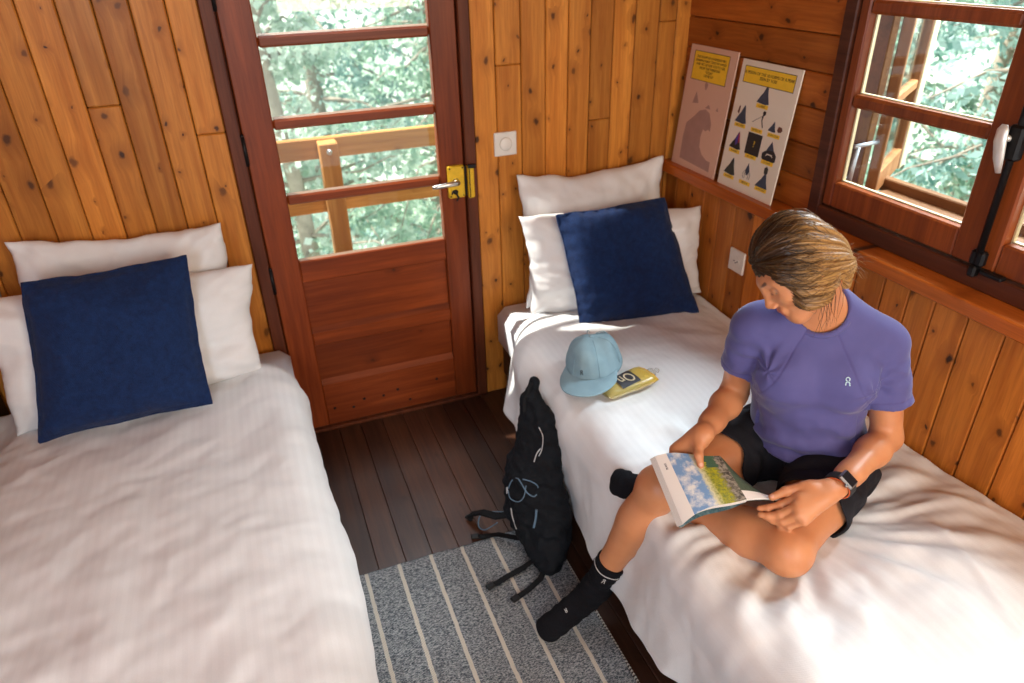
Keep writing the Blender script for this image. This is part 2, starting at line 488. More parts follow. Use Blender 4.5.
# ================================================================== WINDOW
win = struct(empty('window_1', (0, 0, 0)))
b = MB()
def bx(*a, **k): b.cur = rc(); b.box(*a, **k)
bx(1.748, 1.90, 1.752, 1.801, 1.0, 2.06, b=.004)               # jambs, head, sill of the frame
bx(1.748, 1.90, .50, .548, 1.0, 2.06, b=.004)
bx(1.748, 1.90, .548, 1.752, 1.0, 1.052, b=.004)
bx(1.748, 1.90, .548, 1.752, 2.01, 2.06, b=.004)
b.build('window_frame', WIND, win, col=True)
def sash(name, y0, y1, sl, sr, bars=True):
    """inner sash between y0<y1; glass between y0+sr and y1-sl"""
    global b
    S0, S1 = 1.758, 1.795
    b = MB()
    bx(S0, S1, y1 - sl, y1, 1.056, 2.006, b=.005); bx(S0, S1, y0, y0 + sr, 1.056, 2.006, b=.005)
    bx(S0 + .001, S1, y0 + sr, y1 - sl, 1.056, 1.138, b=.005); bx(S0 + .001, S1, y0 + sr, y1 - sl, 1.93, 2.006, b=.005)
    for z in (1.391, 1.652):
        bx(S0 + .002, S1 - .002, y0 + sr - .001, y1 - sl + .001, z - .019, z + .019, b=.008)
    s = b.build(name, WINW, win, col=True)
    b = MB()
    for z0, z1 in ((1.136, 1.374), (1.408, 1.635), (1.669, 1.932)):
        b.box(S0 + .024, S0 + .028, y0 + sr - .002, y1 - sl + .002, z0, z1, .0005)
    b.build('glass', GLASS, s)
    b = MB()
    for z0, z1 in ((1.138, 1.372), (1.410, 1.633), (1.671, 1.93)):
        for ya, yb in ((y1 - sl - .006, y1 - sl + .0005), (y0 + sr - .0005, y0 + sr + .004)):
            b.cur = rc(); b.box(S0 + .029, S1 + .004, ya, yb, z0, z1, .001)
        b.cur = rc(); b.box(S0 + .029, S1 + .004, y0 + sr, y1 - sl, z0, z0 + .004, .001)
    b.build('glazing_bead', OUTW, s, col=True)
    return s
s1 = sash('inner_sash', 1.182, 1.750, .037, .072)
s2 = sash('inner_sash', .55, 1.178, .052, .05)
# espagnolette bolt on the meeting stile
b = MB(); b.tube([(1.742, 1.166, 1.07), (1.742, 1.166, 2.0)], .009, 10)
bolt = b.build('window_bolt', BLACKMETAL, win)
b = MB(); b.box(1.734, 1.757, 1.146, 1.186, 1.066, 1.108, .006); b.box(1.728, 1.757, 1.155, 1.177, 1.035, 1.068, .005); b.box(1.735, 1.757, 1.085, 1.147, 1.050, 1.062, .003)
b.box(1.728, 1.757, 1.146, 1.186, 1.345, 1.43, .006)
b.build('bolt_bracket', BLACKMETAL, bolt)
b = MB(); b.tube([(1.722, 1.172, 1.315), (1.716, 1.178, 1.35), (1.712, 1.184, 1.39), (1.712, 1.186, 1.418), (1.715, 1.187, 1.43)], [.007, .0135, .016, .0145, .007], 14, flat=.6)
b.tube([(1.714, 1.184, 1.40), (1.742, 1.172, 1.395)], .008, 10)
b.build('bolt_handle', HANDLEM, bolt)
# outer reveal, sill and the outer casement that stands open
b = MB()
bx(1.90, 1.93, 1.752, 1.80, 1.0, 2.06, b=.003); bx(1.90, 1.985, .50, .56, 1.0, 2.06, b=.003)
bx(1.90, 2.13, .50, 1.80, .985, 1.045, b=.004); bx(2.10, 2.135, .50, 1.86, 1.03, 1.078, b=.004)
b.build('outer_frame', wood('sill_wood', (.30, .14, .055), (.18, .075, .03), 'Z', 'Y', knots=.05), win, col=True)
b = MB()
OY0, OY1 = 1.730, 1.765
def swing(o, a=math.radians(33), px=1.95, py=1.765):
    o.data.transform(Matrix.Translation((px, py, 0)) @ Matrix.Rotation(a, 4, 'Z') @ Matrix.Translation((-px, -py, 0)))
    return o
bx(1.95, 1.978, OY0, OY1, 1.055, 2.03, b=.003); bx(2.345, 2.375, OY0, OY1, 1.055, 2.03, b=.003)
bx(1.978, 2.345, OY0 + .001, OY1, 1.055, 1.13, b=.003); bx(1.978, 2.345, OY0 + .001, OY1, 1.965, 2.03, b=.003)
for z in (1.36, 1.66): bx(1.978, 2.345, OY0 + .003, OY1 - .003, z - .016, z + .016, b=.004)
oc_b = b
oc = b.build('outer_casement', wood('casement_wood', (.40, .17, .06), (.26, .10, .035), 'X', 'Z', knots=.05), win, col=True)
swing(oc)
b = MB(); b.box(1.976, 2.347, OY0 + .015, OY0 + .019, 1.128, 1.967, .0005); swing(b.build('glass', GLASS, oc))
b = MB(); bx(2.352, 2.465, OY0 - .006, OY1 + .006, 1.05, 2.035, b=.003); swing(b.build('weather_strip', OUTW, oc, col=True))
b = MB(); b.box(1.825, 1.862, 1.745, 1.7525, 1.095, 1.135, .002); b.tube([(1.845, 1.738, 1.11), (1.848, 1.738, 1.17), (1.852, 1.736, 1.235)], .008, 8); b.tube([(1.835, 1.734, 1.238), (1.90, 1.744, 1.238), (1.955, 1.757, 1.236)], .0075, 8)
b.build('casement_stay', plain('grey_metal', (.5, .52, .55), .4, .6), oc)

# ================================================================== FITTINGS
sw = empty('light_switch', (.958, YB, 1.148)); tag(sw, 'square white light switch on the back wall beside the door', 'light switch')
b = MB(); b.box(-.047, .047, -.009, 0, -.046, .046, .003); b.build('plate', WHITEPL, sw)
b = MB(); b.lathe([(.026, 0), (.026, .003), (.022, .005), (.001, .0055)], 28, Matrix.Translation((0, -.009, 0)) @ Matrix.Rotation(PI / 2, 4, 'X')); b.build('rocker', WHITEPL, sw)
so = empty('wall_socket', (XW, 2.068, .731)); tag(so, 'square white wall socket on the wainscot beside bed', 'socket')
b = MB(); b.box(-.010, 0, -.045, .045, -.045, .045, .003); b.build('plate', WHITEPL, so)
b = MB()
b.prism([(.02 * math.cos(k * PI / 3), .02 * math.sin(k * PI / 3)) for k in range(6)], .010, .0115, Matrix.Rotation(-PI / 2, 4, 'Y')); b.build('socket_face', WHITEPL, so)
b = MB()
for (u, v) in ((-.009, 0.0), (.009, 0.0), (0, -.006)):
    b.lathe([(.0028, 0), (.0028, .0009)], 10, Matrix.Translation((-.0114, u, v)) @ Matrix.Rotation(-PI / 2, 4, 'Y'))
b.build('socket_holes', BLACKMETAL, so)
b = MB(); b.tube([(-.875, YB - .012, .0), (-.875, YB - .012, 1.25)], .011, 12)
tag(b.build('conduit_pipe', PALEPIPE), 'thin pale grey upright pipe in the far left corner behind bed', 'pipe')

# posters standing on the ledge
PAPER = plain('poster_paper', (.72, .66, .55), .55, var=.03)
PINKP = plain('poster_pink_paper', (.62, .40, .30), .55, var=.03)
YEL = plain('poster_yellow', (.80, .52, .03), .5)
SLATE = plain('poster_slate_blue', (.035, .05, .085), .6, var=.5, nscale=60)
INK = plain('poster_ink', (.012, .012, .014), .6)
DUSK = plain('poster_dusk', (.36, .22, .19), .6, var=.15)
REDP = plain('poster_red', (.35, .02, .05), .6); PURP = plain('poster_purple', (.06, .03, .25), .6); ROCK = plain('poster_rock', (.03, .035, .03), .6, var=.4, nscale=80); BROWNP = plain('poster_brown', (.12, .04, .02), .6)

def poster_root(name, pts):
    """origin at the lower far corner, local x towards the viewer, local y up the board, local z off the board"""
    bl, br, tl = [Vector(p) for p in pts]
    ex = (br - bl); W = ex.length; ex.normalize(); ey = tl - bl; ey = (ey - ex * ey.dot(ex)); H = ey.length; ey.normalize(); ez = ex.cross(ey)
    r = empty(name)
    r.matrix_world = Matrix(((ex.x, ey.x, ez.x, bl.x), (ex.y, ey.y, ez.y, bl.y), (ex.z, ey.z, ez.z, bl.z), (0, 0, 0, 1)))
    return r, W, H
def text_mesh(name, body, size, mat, parent, loc, align='CENTER', rot=None, ext=.0002, shear=0, squash=(1, 1)):
    cu = bpy.data.curves.new('lettering', 'FONT'); cu.body = body; cu.size = size; cu.extrude = ext; cu.align_x = align; cu.align_y = 'CENTER'; cu.shear = shear; cu.space_line = .95
    o = bpy.data.objects.new('lettering', cu); C.objects.link(o)
    dg = bpy.context.evaluated_depsgraph_get(); dg.update()
    me = bpy.data.meshes.new_from_object(o.evaluated_get(dg)); bpy.data.objects.remove(o); bpy.data.curves.remove(cu)
    me.name = name; me.materials.clear(); me.materials.append(mat)
    q = bpy.data.objects.new(name, me); link(q, parent); q.location = loc
    q.scale = (squash[0], squash[1], 1)
    if rot is not None: q.rotation_euler = rot
    return q
def shape(b, pts, h=.0006): b.prism(pts, 0.0002, h)

r, W, H = poster_root('poster', ((1.703, 2.575, 1.0005), (1.703, 2.272, 1.0005), (1.752, 2.580, 1.468)))
tag(r, 'pale pink poster board with a grey hill shape, leaning in the corner of the ledge', 'poster')
b = MB(); b.box(0, W, 0, H, -.006, 0, .001); b.build('board', PINKP, r)
b = MB(); b.box(.035, W - .045, H - .125, H - .022, 0.0001, .0007, .0002); cap = b.build('caption', YEL, r)
b = MB()
for (x0, x1, y0, y1) in ((.033, W - .043, H - .127, H - .125), (.033, W - .043, H - .022, H - .020), (.033, .035, H - .125, H - .022), (W - .045, W - .043, H - .125, H - .022)):
    b.box(x0, x1, y0, y1, 0.0001, .0009, .0001)
b.build('caption_border', INK, cap)
text_mesh('caption_text', 'THE SHAPE OF A FAMOUS HILL\nDRAWN MANY TIMES BY HAND\nAND SET UP FOR YOU TO SEE\nFROM THE WINDOW\nTODAY\nCOME UP', .0138, INK, cap, (W / 2 - .004, H - .074, .0009))
b = MB()
hill = [(.055, .03), (.052, .12), (.06, .175), (.10, .205), (.135, .235), (.17, .245), (.20, .235), (.222, .20), (.225, .17), (.21, .175), (.195, .165), (.178, .17), (.17, .14), (.175, .10), (.20, .075), (.235, .06), (.262, .058), (.265, .02)]
shape(b, hill); b.build('print', DUSK, r)
for pts in ([(.075, .255), (.09, .300), (.10, .285), (.115, .26)], [(.165, .25), (.185, .265), (.20, .25)], [(.235, .25), (.243, .265), (.25, .25)], [(.135, .335), (.146, .345), (.157, .335), (.150, .315), (.142, .315)]):
    b = MB(); shape(b, pts); b.build('print', DUSK, r)


r, W, H = poster_root('poster', ((1.702, 2.243, 1.0005), (1.702, 1.928, 1.0005), (1.752, 2.238, 1.452)))
tag(r, 'white poster board with rows of small blue peaks and yellow captions', 'poster')
b = MB(); b.box(0, W, 0, H, -.006, 0, .001); b.build('board', PAPER, r)
b = MB(); b.box(.025, W - .025, H - .075, H - .022, 0.0001, .0007, .0002); cap = b.build('caption', YEL, r)
b = MB()
for (x0, x1, y0, y1) in ((.023, W - .023, H - .077, H - .075), (.023, W - .023, H - .022, H - .020), (.023, .025, H - .075, H - .022), (W - .025, W - .023, H - .075, H - .022)):
    b.box(x0, x1, y0, y1, 0.0001, .0009, .0001)
b.build('caption_border', INK, cap)
text_mesh('caption_text', 'A VISION OF THE 10 FORMS OF A PEAK\nSEEN BY YOU', .0148, INK, cap, (W / 2, H - .048, .0009))
peak = [(-.036, -.022), (-.022, -.002), (-.010, .012), (.002, .034), (.008, .040), (.012, .030), (.018, .006), (.030, -.022), (.012, -.026)]
cx = [.062, .158, .25]; rows = [(.345, [1]), (.262, [0, 1, 2]), (.168, [0, 1, 2]), (.072, [0, 1, 2])]
lab = []
for ri, (yy, cols) in enumerate(rows):
    for ci in cols:
        u = cx[ci]
        yb = MB(); yb.box(u - .033, u + .030, yy - .040, yy - .026, .0001, .0007, .0002); lab.append((u - .0015, yy - .033, yb.build('caption', YEL, r)))
        P = [(u + a, yy + c) for a, c in peak]
        m = SLATE; q = MB()
        if (ri, ci) == (1, 1):
            q.prism([(u - .035, yy - .008), (u + .012, yy + .02), (u + .012, yy + .0186), (u - .034, yy - .0095)], .0002, .0006)
            q.prism([(u + .012, yy + .02), (u + .02, yy + .03), (u + .017, yy + .005), (u + .028, yy - .018), (u + .023, yy - .019), (u + .012, yy + .005)], .0002, .0006)
            q.lathe([(.008, .0002), (.008, .0006)], 12, Matrix.Translation((u + .02, yy + .03, 0))); m = INK
        elif (ri, ci) == (1, 2):
            q.prism([(u - .015 + .6 * a, yy - .008 + .55 * c) for a, c in peak], .0002, .0006)
            k = MB(); k.prism([(u + .01, yy - .012), (u + .014, yy + .002), (u + .03, yy + .001), (u + .036, yy - .008), (u + .03, yy - .016), (u + .016, yy - .018)], .0002, .0006); k.build('print', BROWNP, r)
        elif (ri, ci) == (2, 0):
            q.prism(P, .0002, .0006); m = INK
            k = MB(); k.prism([(u - .008, yy + .010), (u + .006, yy + .036), (u + .006, yy - .005), (u - .004, yy - .012)], .0006, .0009); k.build('print', PURP, r)
            k = MB(); k.prism([(u + .004, yy + .034), (u + .012, yy + .030), (u + .018, yy + .004), (u + .010, yy - .002)], .0006, .0009); k.build('print', REDP, r)
        elif (ri, ci) == (2, 1):
            q.box(u - .040, u + .038, yy - .026, yy + .050, .0001, .0006, .0001); m = INK
            text_mesh('print', '?', .03, YEL, r, (u + .002, yy + .012, .0008))
        elif (ri, ci) == (2, 2):
            q.prism([(u - .036, yy - .022), (u - .038, yy - .004), (u - .015, yy + .010), (u + .02, yy + .012), (u + .036, yy - .002), (u + .036, yy - .022), (u + .02, yy - .03), (u - .02, yy - .03)], .0002, .0006); m = INK
            k = MB(); k.prism([(u - .018, yy + .010), (u + .002, yy + .042), (u + .02, yy + .012)], .0006, .0009); k.build('print', SLATE, r)
            k = MB(); k.prism([(u - .018, yy - .012), (u - .012, yy - .002), (u + .014, yy - .002), (u + .02, yy - .012), (u + .01, yy - .006), (u - .008, yy - .006)], .0006, .0009); k.build('print', PAPER, r)
        elif (ri, ci) == (3, 0):
            q.prism(P, .0002, .0006); m = ROCK
        elif (ri, ci) == (3, 1):
            q.prism([(u - .012, yy + .012), (u, yy + .040), (u + .012, yy + .012), (u + .003, yy - .004), (u - .004, yy - .004)], .0002, .0006)
            k = MB()
            for dx in (-.022, -.012, .010, .02): k = MB(); k.tube([(u + dx * .4, yy + .015, .0005), (u + dx, yy, .0005), (u + dx * .8, yy - .018, .0005)], .0008, 5); k.build('print', INK, r)
        elif (ri, ci) == (3, 2):
            q.prism([(u + a, yy - .006 + .9 * c) for a, c in peak], .0002, .0006)
            k = MB(); k.prism([(u - .004, yy + .024), (u - .006, yy + .044), (u + .006, yy + .052), (u + .014, yy + .044), (u + .014, yy + .026)], .0002, .0007); k.build('print', ROCK, r)
        else:
            q.prism(P, .0002, .0006)
            if (ri, ci) == (1, 0):
                k = MB(); k.prism([(u - .030, yy + .01), (u - .024, yy + .036), (u - .018, yy + .03), (u - .02, yy + .005)], .0002, .0007); k.build('print', BROWNP, r)
        q.build('print', m, r)
for i, (u, v, cp) in enumerate(lab):
    text_mesh('caption_text', ['CLASSIC', 'FIRST ONE', 'ROPED UP', 'WITH COW', 'SUNRISE', 'NO VIEW', 'CLOUDY', 'IN ROCK', 'SKETCH', 'WITH HAT'][i], .0095, INK, cp, (u, v, .0008))
# ================================================================== OUTSIDE
def leafmat(name, c1, c2, tr=.5):
    t = NT(name); at = t.n('ShaderNodeAttribute', attribute_name='bd'); bd = t.sep(at.outputs['Vector'])
    c = t.mix(bd[0], c1, c2)
    d = t.n('ShaderNodeBsdfDiffuse'); t.l(c, d.inputs[0])
    q = t.n('ShaderNodeBsdfTranslucent'); t.l(c, q.inputs[0])
    mx = t.n('ShaderNodeMixShader'); mx.inputs[0].default_value = tr
    t.l(d.outputs[0], mx.inputs[1]); t.l(q.outputs[0], mx.inputs[2]); t.l(mx.outputs[0], t.out.inputs[0]); return t.m
LEAF = [leafmat('needles_green', (.16, .32, .22), (.62, .74, .62)), leafmat('leaves_pale', (.34, .48, .38), (.85, .90, .82)), leafmat('needles_teal', (.13, .30, .26), (.60, .74, .70))]
BARK = plain('bark', (.34, .28, .22), .9, var=.5, nscale=12, bump=.6)

def tree_parts(kind, seed, h, R, n, ls):
    r = np.random.RandomState(seed)
    b = MB()
    pts = [(0, 0, 0)]; k = 9
    dx = np.cumsum(r.randn(k, 2) * .05, 0)
    pts = [(dx[i][0] * i / 4, dx[i][1] * i / 4, h * i / (k - 1)) for i in range(k)]
    b.tube(pts, [.13 * (1 - .85 * i / (k - 1)) * h / 7 for i in range(k)], 9)
    V = []; F = []; cols = []
    nb = 64
    for i in range(nb):
        t = .10 + .88 * (i + r.rand()) / nb
        z = h * t; L = R * (1 - t * .75) * (.6 + .6 * r.rand())
        a = r.rand() * 2 * PI; droop = -.15 - .25 * r.rand() if kind != 1 else .25 * r.rand()
        f = t * (k - 1); i0 = min(int(f), k - 2); p0 = np.array(pts[i0]) * (1 - f + i0) + np.array(pts[i0 + 1]) * (f - i0)
        br = [p0 + np.array([math.cos(a), math.sin(a), droop * s]) * L * s + np.array([0, 0, .05 * r.randn()]) for s in (0, .25, .5, .75, 1.0)]
        b.tube(br, [.026 * h / 7, .02 * h / 7, .014, .009, .004], 5)
        m = int(n / nb)
        s = r.rand(m) ** .7
        j = np.minimum((s * 4).astype(int), 3); fr = s * 4 - j
        BR = np.array(br); c0 = BR[j] * (1 - fr)[:, None] + BR[j + 1] * fr[:, None]
        side = np.array([-math.sin(a), math.cos(a), 0])
        c0 = c0 + side * (r.randn(m) * .16 * L * (1.1 - s))[:, None] + np.stack([0 * s, 0 * s, -np.abs(r.randn(m)) * .13 + .02], 1)
        e1 = r.randn(m, 3); e1[:, 2] -= .5; e1 /= np.linalg.norm(e1, axis=1)[:, None]
        e2 = r.randn(m, 3); e2 -= e1 * (e1 * e2).sum(1)[:, None]; e2 /= np.linalg.norm(e2, axis=1)[:, None]
        sz = ls * (.5 + r.rand(m))[:, None]; wd = .42 if kind != 1 else .7
        q = np.stack([c0 - e1 * sz * .5, c0 + e2 * sz * wd * .5, c0 + e1 * sz * .5, c0 - e2 * sz * wd * .5], 1)
        base = len(V) * 4
        V.append(q.reshape(-1, 3)); cols.append(np.clip(r.rand(m) * .75 + .35 * r.rand(), 0, 1))
    V = np.concatenate(V); cols = np.concatenate(cols)
    F = np.arange(len(V)).reshape(-1, 4)
    return b, V, F, cols
def make_tree(kind, seed, h, R, n, ls, label):
    b, V, F, cols = tree_parts(kind, seed, h, R, n, ls)
    root = empty('tree')
    b.build('trunk', BARK, root)
    me = bpy.data.meshes.new('foliage')
    me.vertices.add(len(V)); me.vertices.foreach_set('co', V.ravel())
    me.loops.add(F.size); me.loops.foreach_set('vertex_index', F.ravel())
    me.polygons.add(len(F)); me.polygons.foreach_set('loop_start', np.arange(0, F.size, 4)); me.polygons.foreach_set('loop_total', np.full(len(F), 4))
    me.update(); a = me.color_attributes.new('bd', 'FLOAT_COLOR', 'CORNER')
    cc = np.ones((F.size, 4)); cc[:, 0] = np.repeat(cols, 4); a.data.foreach_set('color', cc.ravel())
    me.materials.append(LEAF[kind]); link(bpy.data.objects.new('foliage', me), root)
    return root
def copy_tree(o, parent=None):
    c = o.copy(); C.objects.link(c); c.parent = parent
    for ch in list(o.children): copy_tree(ch, c)
    return c
GZ = -2.6
def gz(x, y):
    d = math.hypot(max(0, x - 2), max(0, y - 4)) if (x > 2 or y > 4) else 0
    return GZ - .10 * min(d, 6) + max(0, d - 8) * .5
protos = [make_tree(0, 1, 7.5, 2.1, 12000, .095, ''), make_tree(1, 2, 7.0, 2.0, 10000, .09, ''), make_tree(2, 3, 8.0, 2.3, 12000, .10, '')]
spots = [ # x, y, kind, scale, rot, label
    (.55, 7.4, 1, .95, .3, 'pale leafy tree nearest beyond the deck railing, straight behind the door glass'),
    (2.2, 8.6, 0, 1.05, 1.7, 'green needle tree beyond the railing, right behind the pale tree'),
    (1.15, 11.0, 2, 1.15, 2.9, 'dark teal conifer far behind the door glass'),
    (-.9, 9.2, 0, 1.0, 4.0, 'needle tree behind the left edge of the door glass'),
    (3.3, 11.8, 1, 1.15, 5.1, 'pale leafy tree far off to the right of the door view'),
    (.2, 13.5, 1, 1.2, 2.2, 'pale tree farthest away behind the door glass'),
    (5.6, 3.55, 2, .95, .9, 'teal conifer nearest outside the window, low in its lower panes'),
    (6.6, 5.6, 0, 1.0, 2.6, 'green needle tree outside the window behind the open casement'),
    (8.0, 4.3, 1, 1.05, 4.4, 'pale leafy tree in the middle of the window view'),
    (9.6, 7.0, 2, 1.15, 1.2, 'teal conifer farther off at the left of the window view'),
    (10.5, 5.2, 1, 1.15, 3.2, 'pale leafy tree farthest away in the window view'),
    (7.4, 2.4, 0, 1.0, 5.6, 'green needle tree at the right edge of the window view')]
used = set()
for (x, y, kd, sc, rt, lb) in spots:
    t = protos[kd] if kd not in used else copy_tree(protos[kd])
    used.add(kd)
    t.location = (x, y, gz(x, y)); t.scale = (sc, sc, sc); t.rotation_euler = (0, 0, rt)
    tag(t, lb, 'tree', 'trees outside')
# sloping grass ground, sunlit bleaching put into its pale colour
def groundmat():
    t = NT('sunny_grass'); v = t.obj()
    c = t.mix(t.ramp(t.noise(v, .9, 5, .65), [(.38, 0), (.6, 1)]), (.80, .82, .74), (.40, .52, .38))
    t.bsdf(c, .95, t.bump(t.noise(v, 14, 4), .6, .05), spec=.1); return t.m
nx, ny = 70, 70
gx = np.linspace(-9, 30, nx); gy = np.linspace(-6, 34, ny)
V = [(x, y, gz(x, y) + .12 * float(vnoise(x * .8, y * .8))) for x in gx for y in gy]
struct(mesh('ground', V, grid_faces(nx, ny), groundmat(), smooth=True))
# deck outside the door and its railing
b = MB(); y = YB + .13
while y < 3.62:
    b.cur = rc(); b.box(-2.2, 2.6, y, y + .115, -.09, -.05, .003); y += .121
struct(b.build('deck_floor', wood('deck_boards', (.55, .42, .27), (.38, .28, .18), 'Y', 'X', knots=.2, rough=.7), col=True))
rl = empty('deck_railing', (.37, 3.5, -.05)); tag(rl, 'honey coloured wooden deck railing outside the glass door', 'railing')
for x in (-.83, 0, .83, 1.66):
    b = MB(); b.cur = rc(); b.box(x - .045, x + .045, -.045, .045, 0, 1.075, .005); b.build('post', wood('railing_post', (.64, .30, .08), (.44, .17, .035), 'X', 'Z', knots=.3, rough=.6) if x == -.83 else bpy.data.materials['railing_post'], rl, col=True)
for z in (.715, .985):
    b = MB(); b.cur = rc(); b.box(-1.9, 2.1, .046, .085, z, z + .10, .005); b.build('rail', DECKW, rl, col=True)
b = MB(); 
for z in (1.035,): b.lathe([(.014, 0), (.014, .004), (.005, .008)], 10, Matrix.Translation((0, -.045, z)) @ Matrix.Rotation(PI / 2, 4, 'X'))
b.build('bolt_heads', CHROME, rl)
# ================================================================== BEDS
LINEN = fabric('white_linen', (.755, .755, .755), .85, 1500, stripe=(.024, .12), var=.02, axis='X', bump=.2)
LINEN_P = fabric('white_pillow_linen', (.77, .77, .77), .85, 1500, var=.02, bump=.2)
SHEET = fabric('white_sheet', (.70, .72, .76), .9, 1500, var=.03)
NAVY = fabric('navy_velvet', (.007, .027, .098), .85, 1300, var=.22, sheen=.08, bump=.5, blotch=55, col2=(.0035, .012, .052))

def solidify(o, t, off=-1):
    m = o.modifiers.new('s', 'SOLIDIFY'); m.thickness = t; m.offset = off
    return o
def subsurf(o, n=1):
    m = o.modifiers.new('sub', 'SUBSURF'); m.levels = n; m.render_levels = n
    return o

def unit_(v): return v / np.linalg.norm(v)
def pillow(name, corners, thick, seed, mat, label, cat='pillow', pinch=.06, wr=.014, flange=0.0, sag=0.0, n=61, group=None, lumps=.02):
    """corners: top-left, top-right, bottom-right, bottom-left in space"""
    tl, tr, br, bl = [np.array(c, float) for c in corners]
    u = np.linspace(-1, 1, n); U, W = np.meshgrid(u, u, indexing='ij')
    # pull the sides in between the corners
    pu = U * (1 - pinch * (1 - W ** 2) ** 1.0 * np.abs(U) ** 3); pw = W * (1 - pinch * (1 - U ** 2) * np.abs(W) ** 3)
    s = (pu + 1) / 2; t = (pw + 1) / 2
    P = ((1 - s) * (1 - t))[..., None] * bl + (s * (1 - t))[..., None] * br + (s * t)[..., None] * tr + ((1 - s) * t)[..., None] * tl
    nrm = np.cross((br - bl) + (tr - tl), (tl - bl) + (tr - br)); nrm /= np.linalg.norm(nrm)   # towards the viewer
    fl = 1 - flange
    a = np.clip(np.abs(U) / fl, 0, 1); c = np.clip(np.abs(W) / fl, 0, 1)
    prof = ((1 - a ** 2.6) * (1 - c ** 2.6)).clip(0) ** .55
    ex_ = unit_(br - bl); ey_ = unit_(tl - bl)
    e_ = np.maximum(np.abs(U), np.abs(W)) ** 4
    P = P + nrm * (wr * 1.6 * fbm(s * 2.6, t * 2.6, seed + .5, 3))[..., None] + ex_ * (e_ * wr * .55 * fbm(s * 3, t * 5, seed + 1.5, 3))[..., None] + ey_ * (e_ * wr * .55 * fbm(s * 5, t * 3, seed + 2.5, 3))[..., None]
    verts = []; off = []
    x = s * np.linalg.norm(br - bl); y = t * np.linalg.norm(tl - bl)
    ang = np.arctan2(np.abs(W) - 1.05, np.abs(U) - 1.05)
    for side in (1, -1):
        nz = fbm(x * 9 + seed * 3.1, y * 9 + side, seed, 4) * wr
        edge = (1 - prof) ** 1.5
        rad = np.sin(ang * 14 + 3 * fbm(x * 5, y * 5, seed + 2)) * .005 * np.exp(-((np.hypot(np.abs(U) - 1, np.abs(W) - 1) / .6) ** 2))
        ripple = np.sin((U * W > 0) * 1.0 + 26 * np.where(np.abs(U) > np.abs(W), W, U) + 4 * fbm(x * 4, y * 4, seed)) * .0028 * edge
        h = prof * thick / 2 + (nz + rad) * prof ** .7 + ripple * (1 if side == 1 else .4)
        h = h + lumps * prof * fbm(x * 3.2, y * 3.2, seed + 7 * side, 2)
        verts.append(P + nrm * (side * (h + .0035))[..., None])
    if sag:
        for k in (0, 1): verts[k][..., 2] -= sag * (1 - U ** 2) * np.clip(W, 0, 1)
    N = n * n
    V = np.concatenate([verts[0].reshape(-1, 3), verts[1].reshape(-1, 3)])
    F = grid_faces(n, n)
    F2 = [tuple(N + i for i in f)[::-1] for f in F]
    rim = [i * n for i in range(n)] + [(n - 1) * n + j for j in range(1, n)] + [i * n + n - 1 for i in range(n - 2, -1, -1)] + [j for j in range(n - 2, 0, -1)]
    R = [(rim[k], N + rim[k], N + rim[(k + 1) % len(rim)], rim[(k + 1) % len(rim)]) for k in range(len(rim))]
    o = mesh(name, V, F + F2 + R, mat, smooth=True)
    tag(o, label, cat, group)
    # piping along the rim
    if cat == 'cushion':
        rp = [tuple((V[k] + V[N + k]) / 2) for k in rim]
        b = MB(); b.tube(rp + rp[:1], .0042, 6, cap=False); b.build('piping', mat, o)
    return o

# --- bed frames and mattresses
def bed(x0, x1, y0, y1, label, side):
    r = empty('bed', ((x0 + x1) / 2, (y0 + y1) / 2, 0)); tag(r, label, 'bed')
    hx, hy = (x1 - x0) / 2, (y1 - y0) / 2
    b = MB(); b.cur = rc(); b.box(-hx + .04, hx - .04, -hy + .03, hy - .02, .12, .27, .004); b.build('frame', DARKW, r, col=True)
    for sx in (-1, 1):
        for sy in (-1, 1):
            b = MB(); b.cur = rc(); b.box(sx * hx - sx * .10, sx * hx - sx * .04, sy * hy - sy * .12, sy * hy - sy * .05, 0, .125, .004); b.build('leg', DARKW, r, col=True)
    n = 26
    b = MB()
    b.box(-hx + .012, hx - .012, -hy + .01, hy - .012, .272, .468, .035); mt = b.build('mattress', SHEET, r, smooth=True)
    return r
bl_ = bed(-.955, .015, .25, 2.60, 'bed on the left made up with white linen, its head against the plank wall', 1)
b = MB(); b.cur = rc(); b.box(-1.055 + .47, -.985 + .47, .25 - 1.425, 2.60 - 1.425, .10, .63, .005); b.build('side_panel', DARKW, bl_, col=True)
bed(.865, 1.700, .25, 2.60, 'bed along the right wall made up with white linen, where the reader sits', -1)

def dents(x, y, lst):
    z = 0 * x
    for (cx, cy, rx, ry, a, d) in lst:
        dx, dy = x - cx, y - cy; c_, s_ = math.cos(a), math.sin(a)
        u = (dx * c_ + dy * s_) / rx; v = (-dx * s_ + dy * c_) / ry
        z = z - d * np.exp(-(u * u + v * v))
    return z

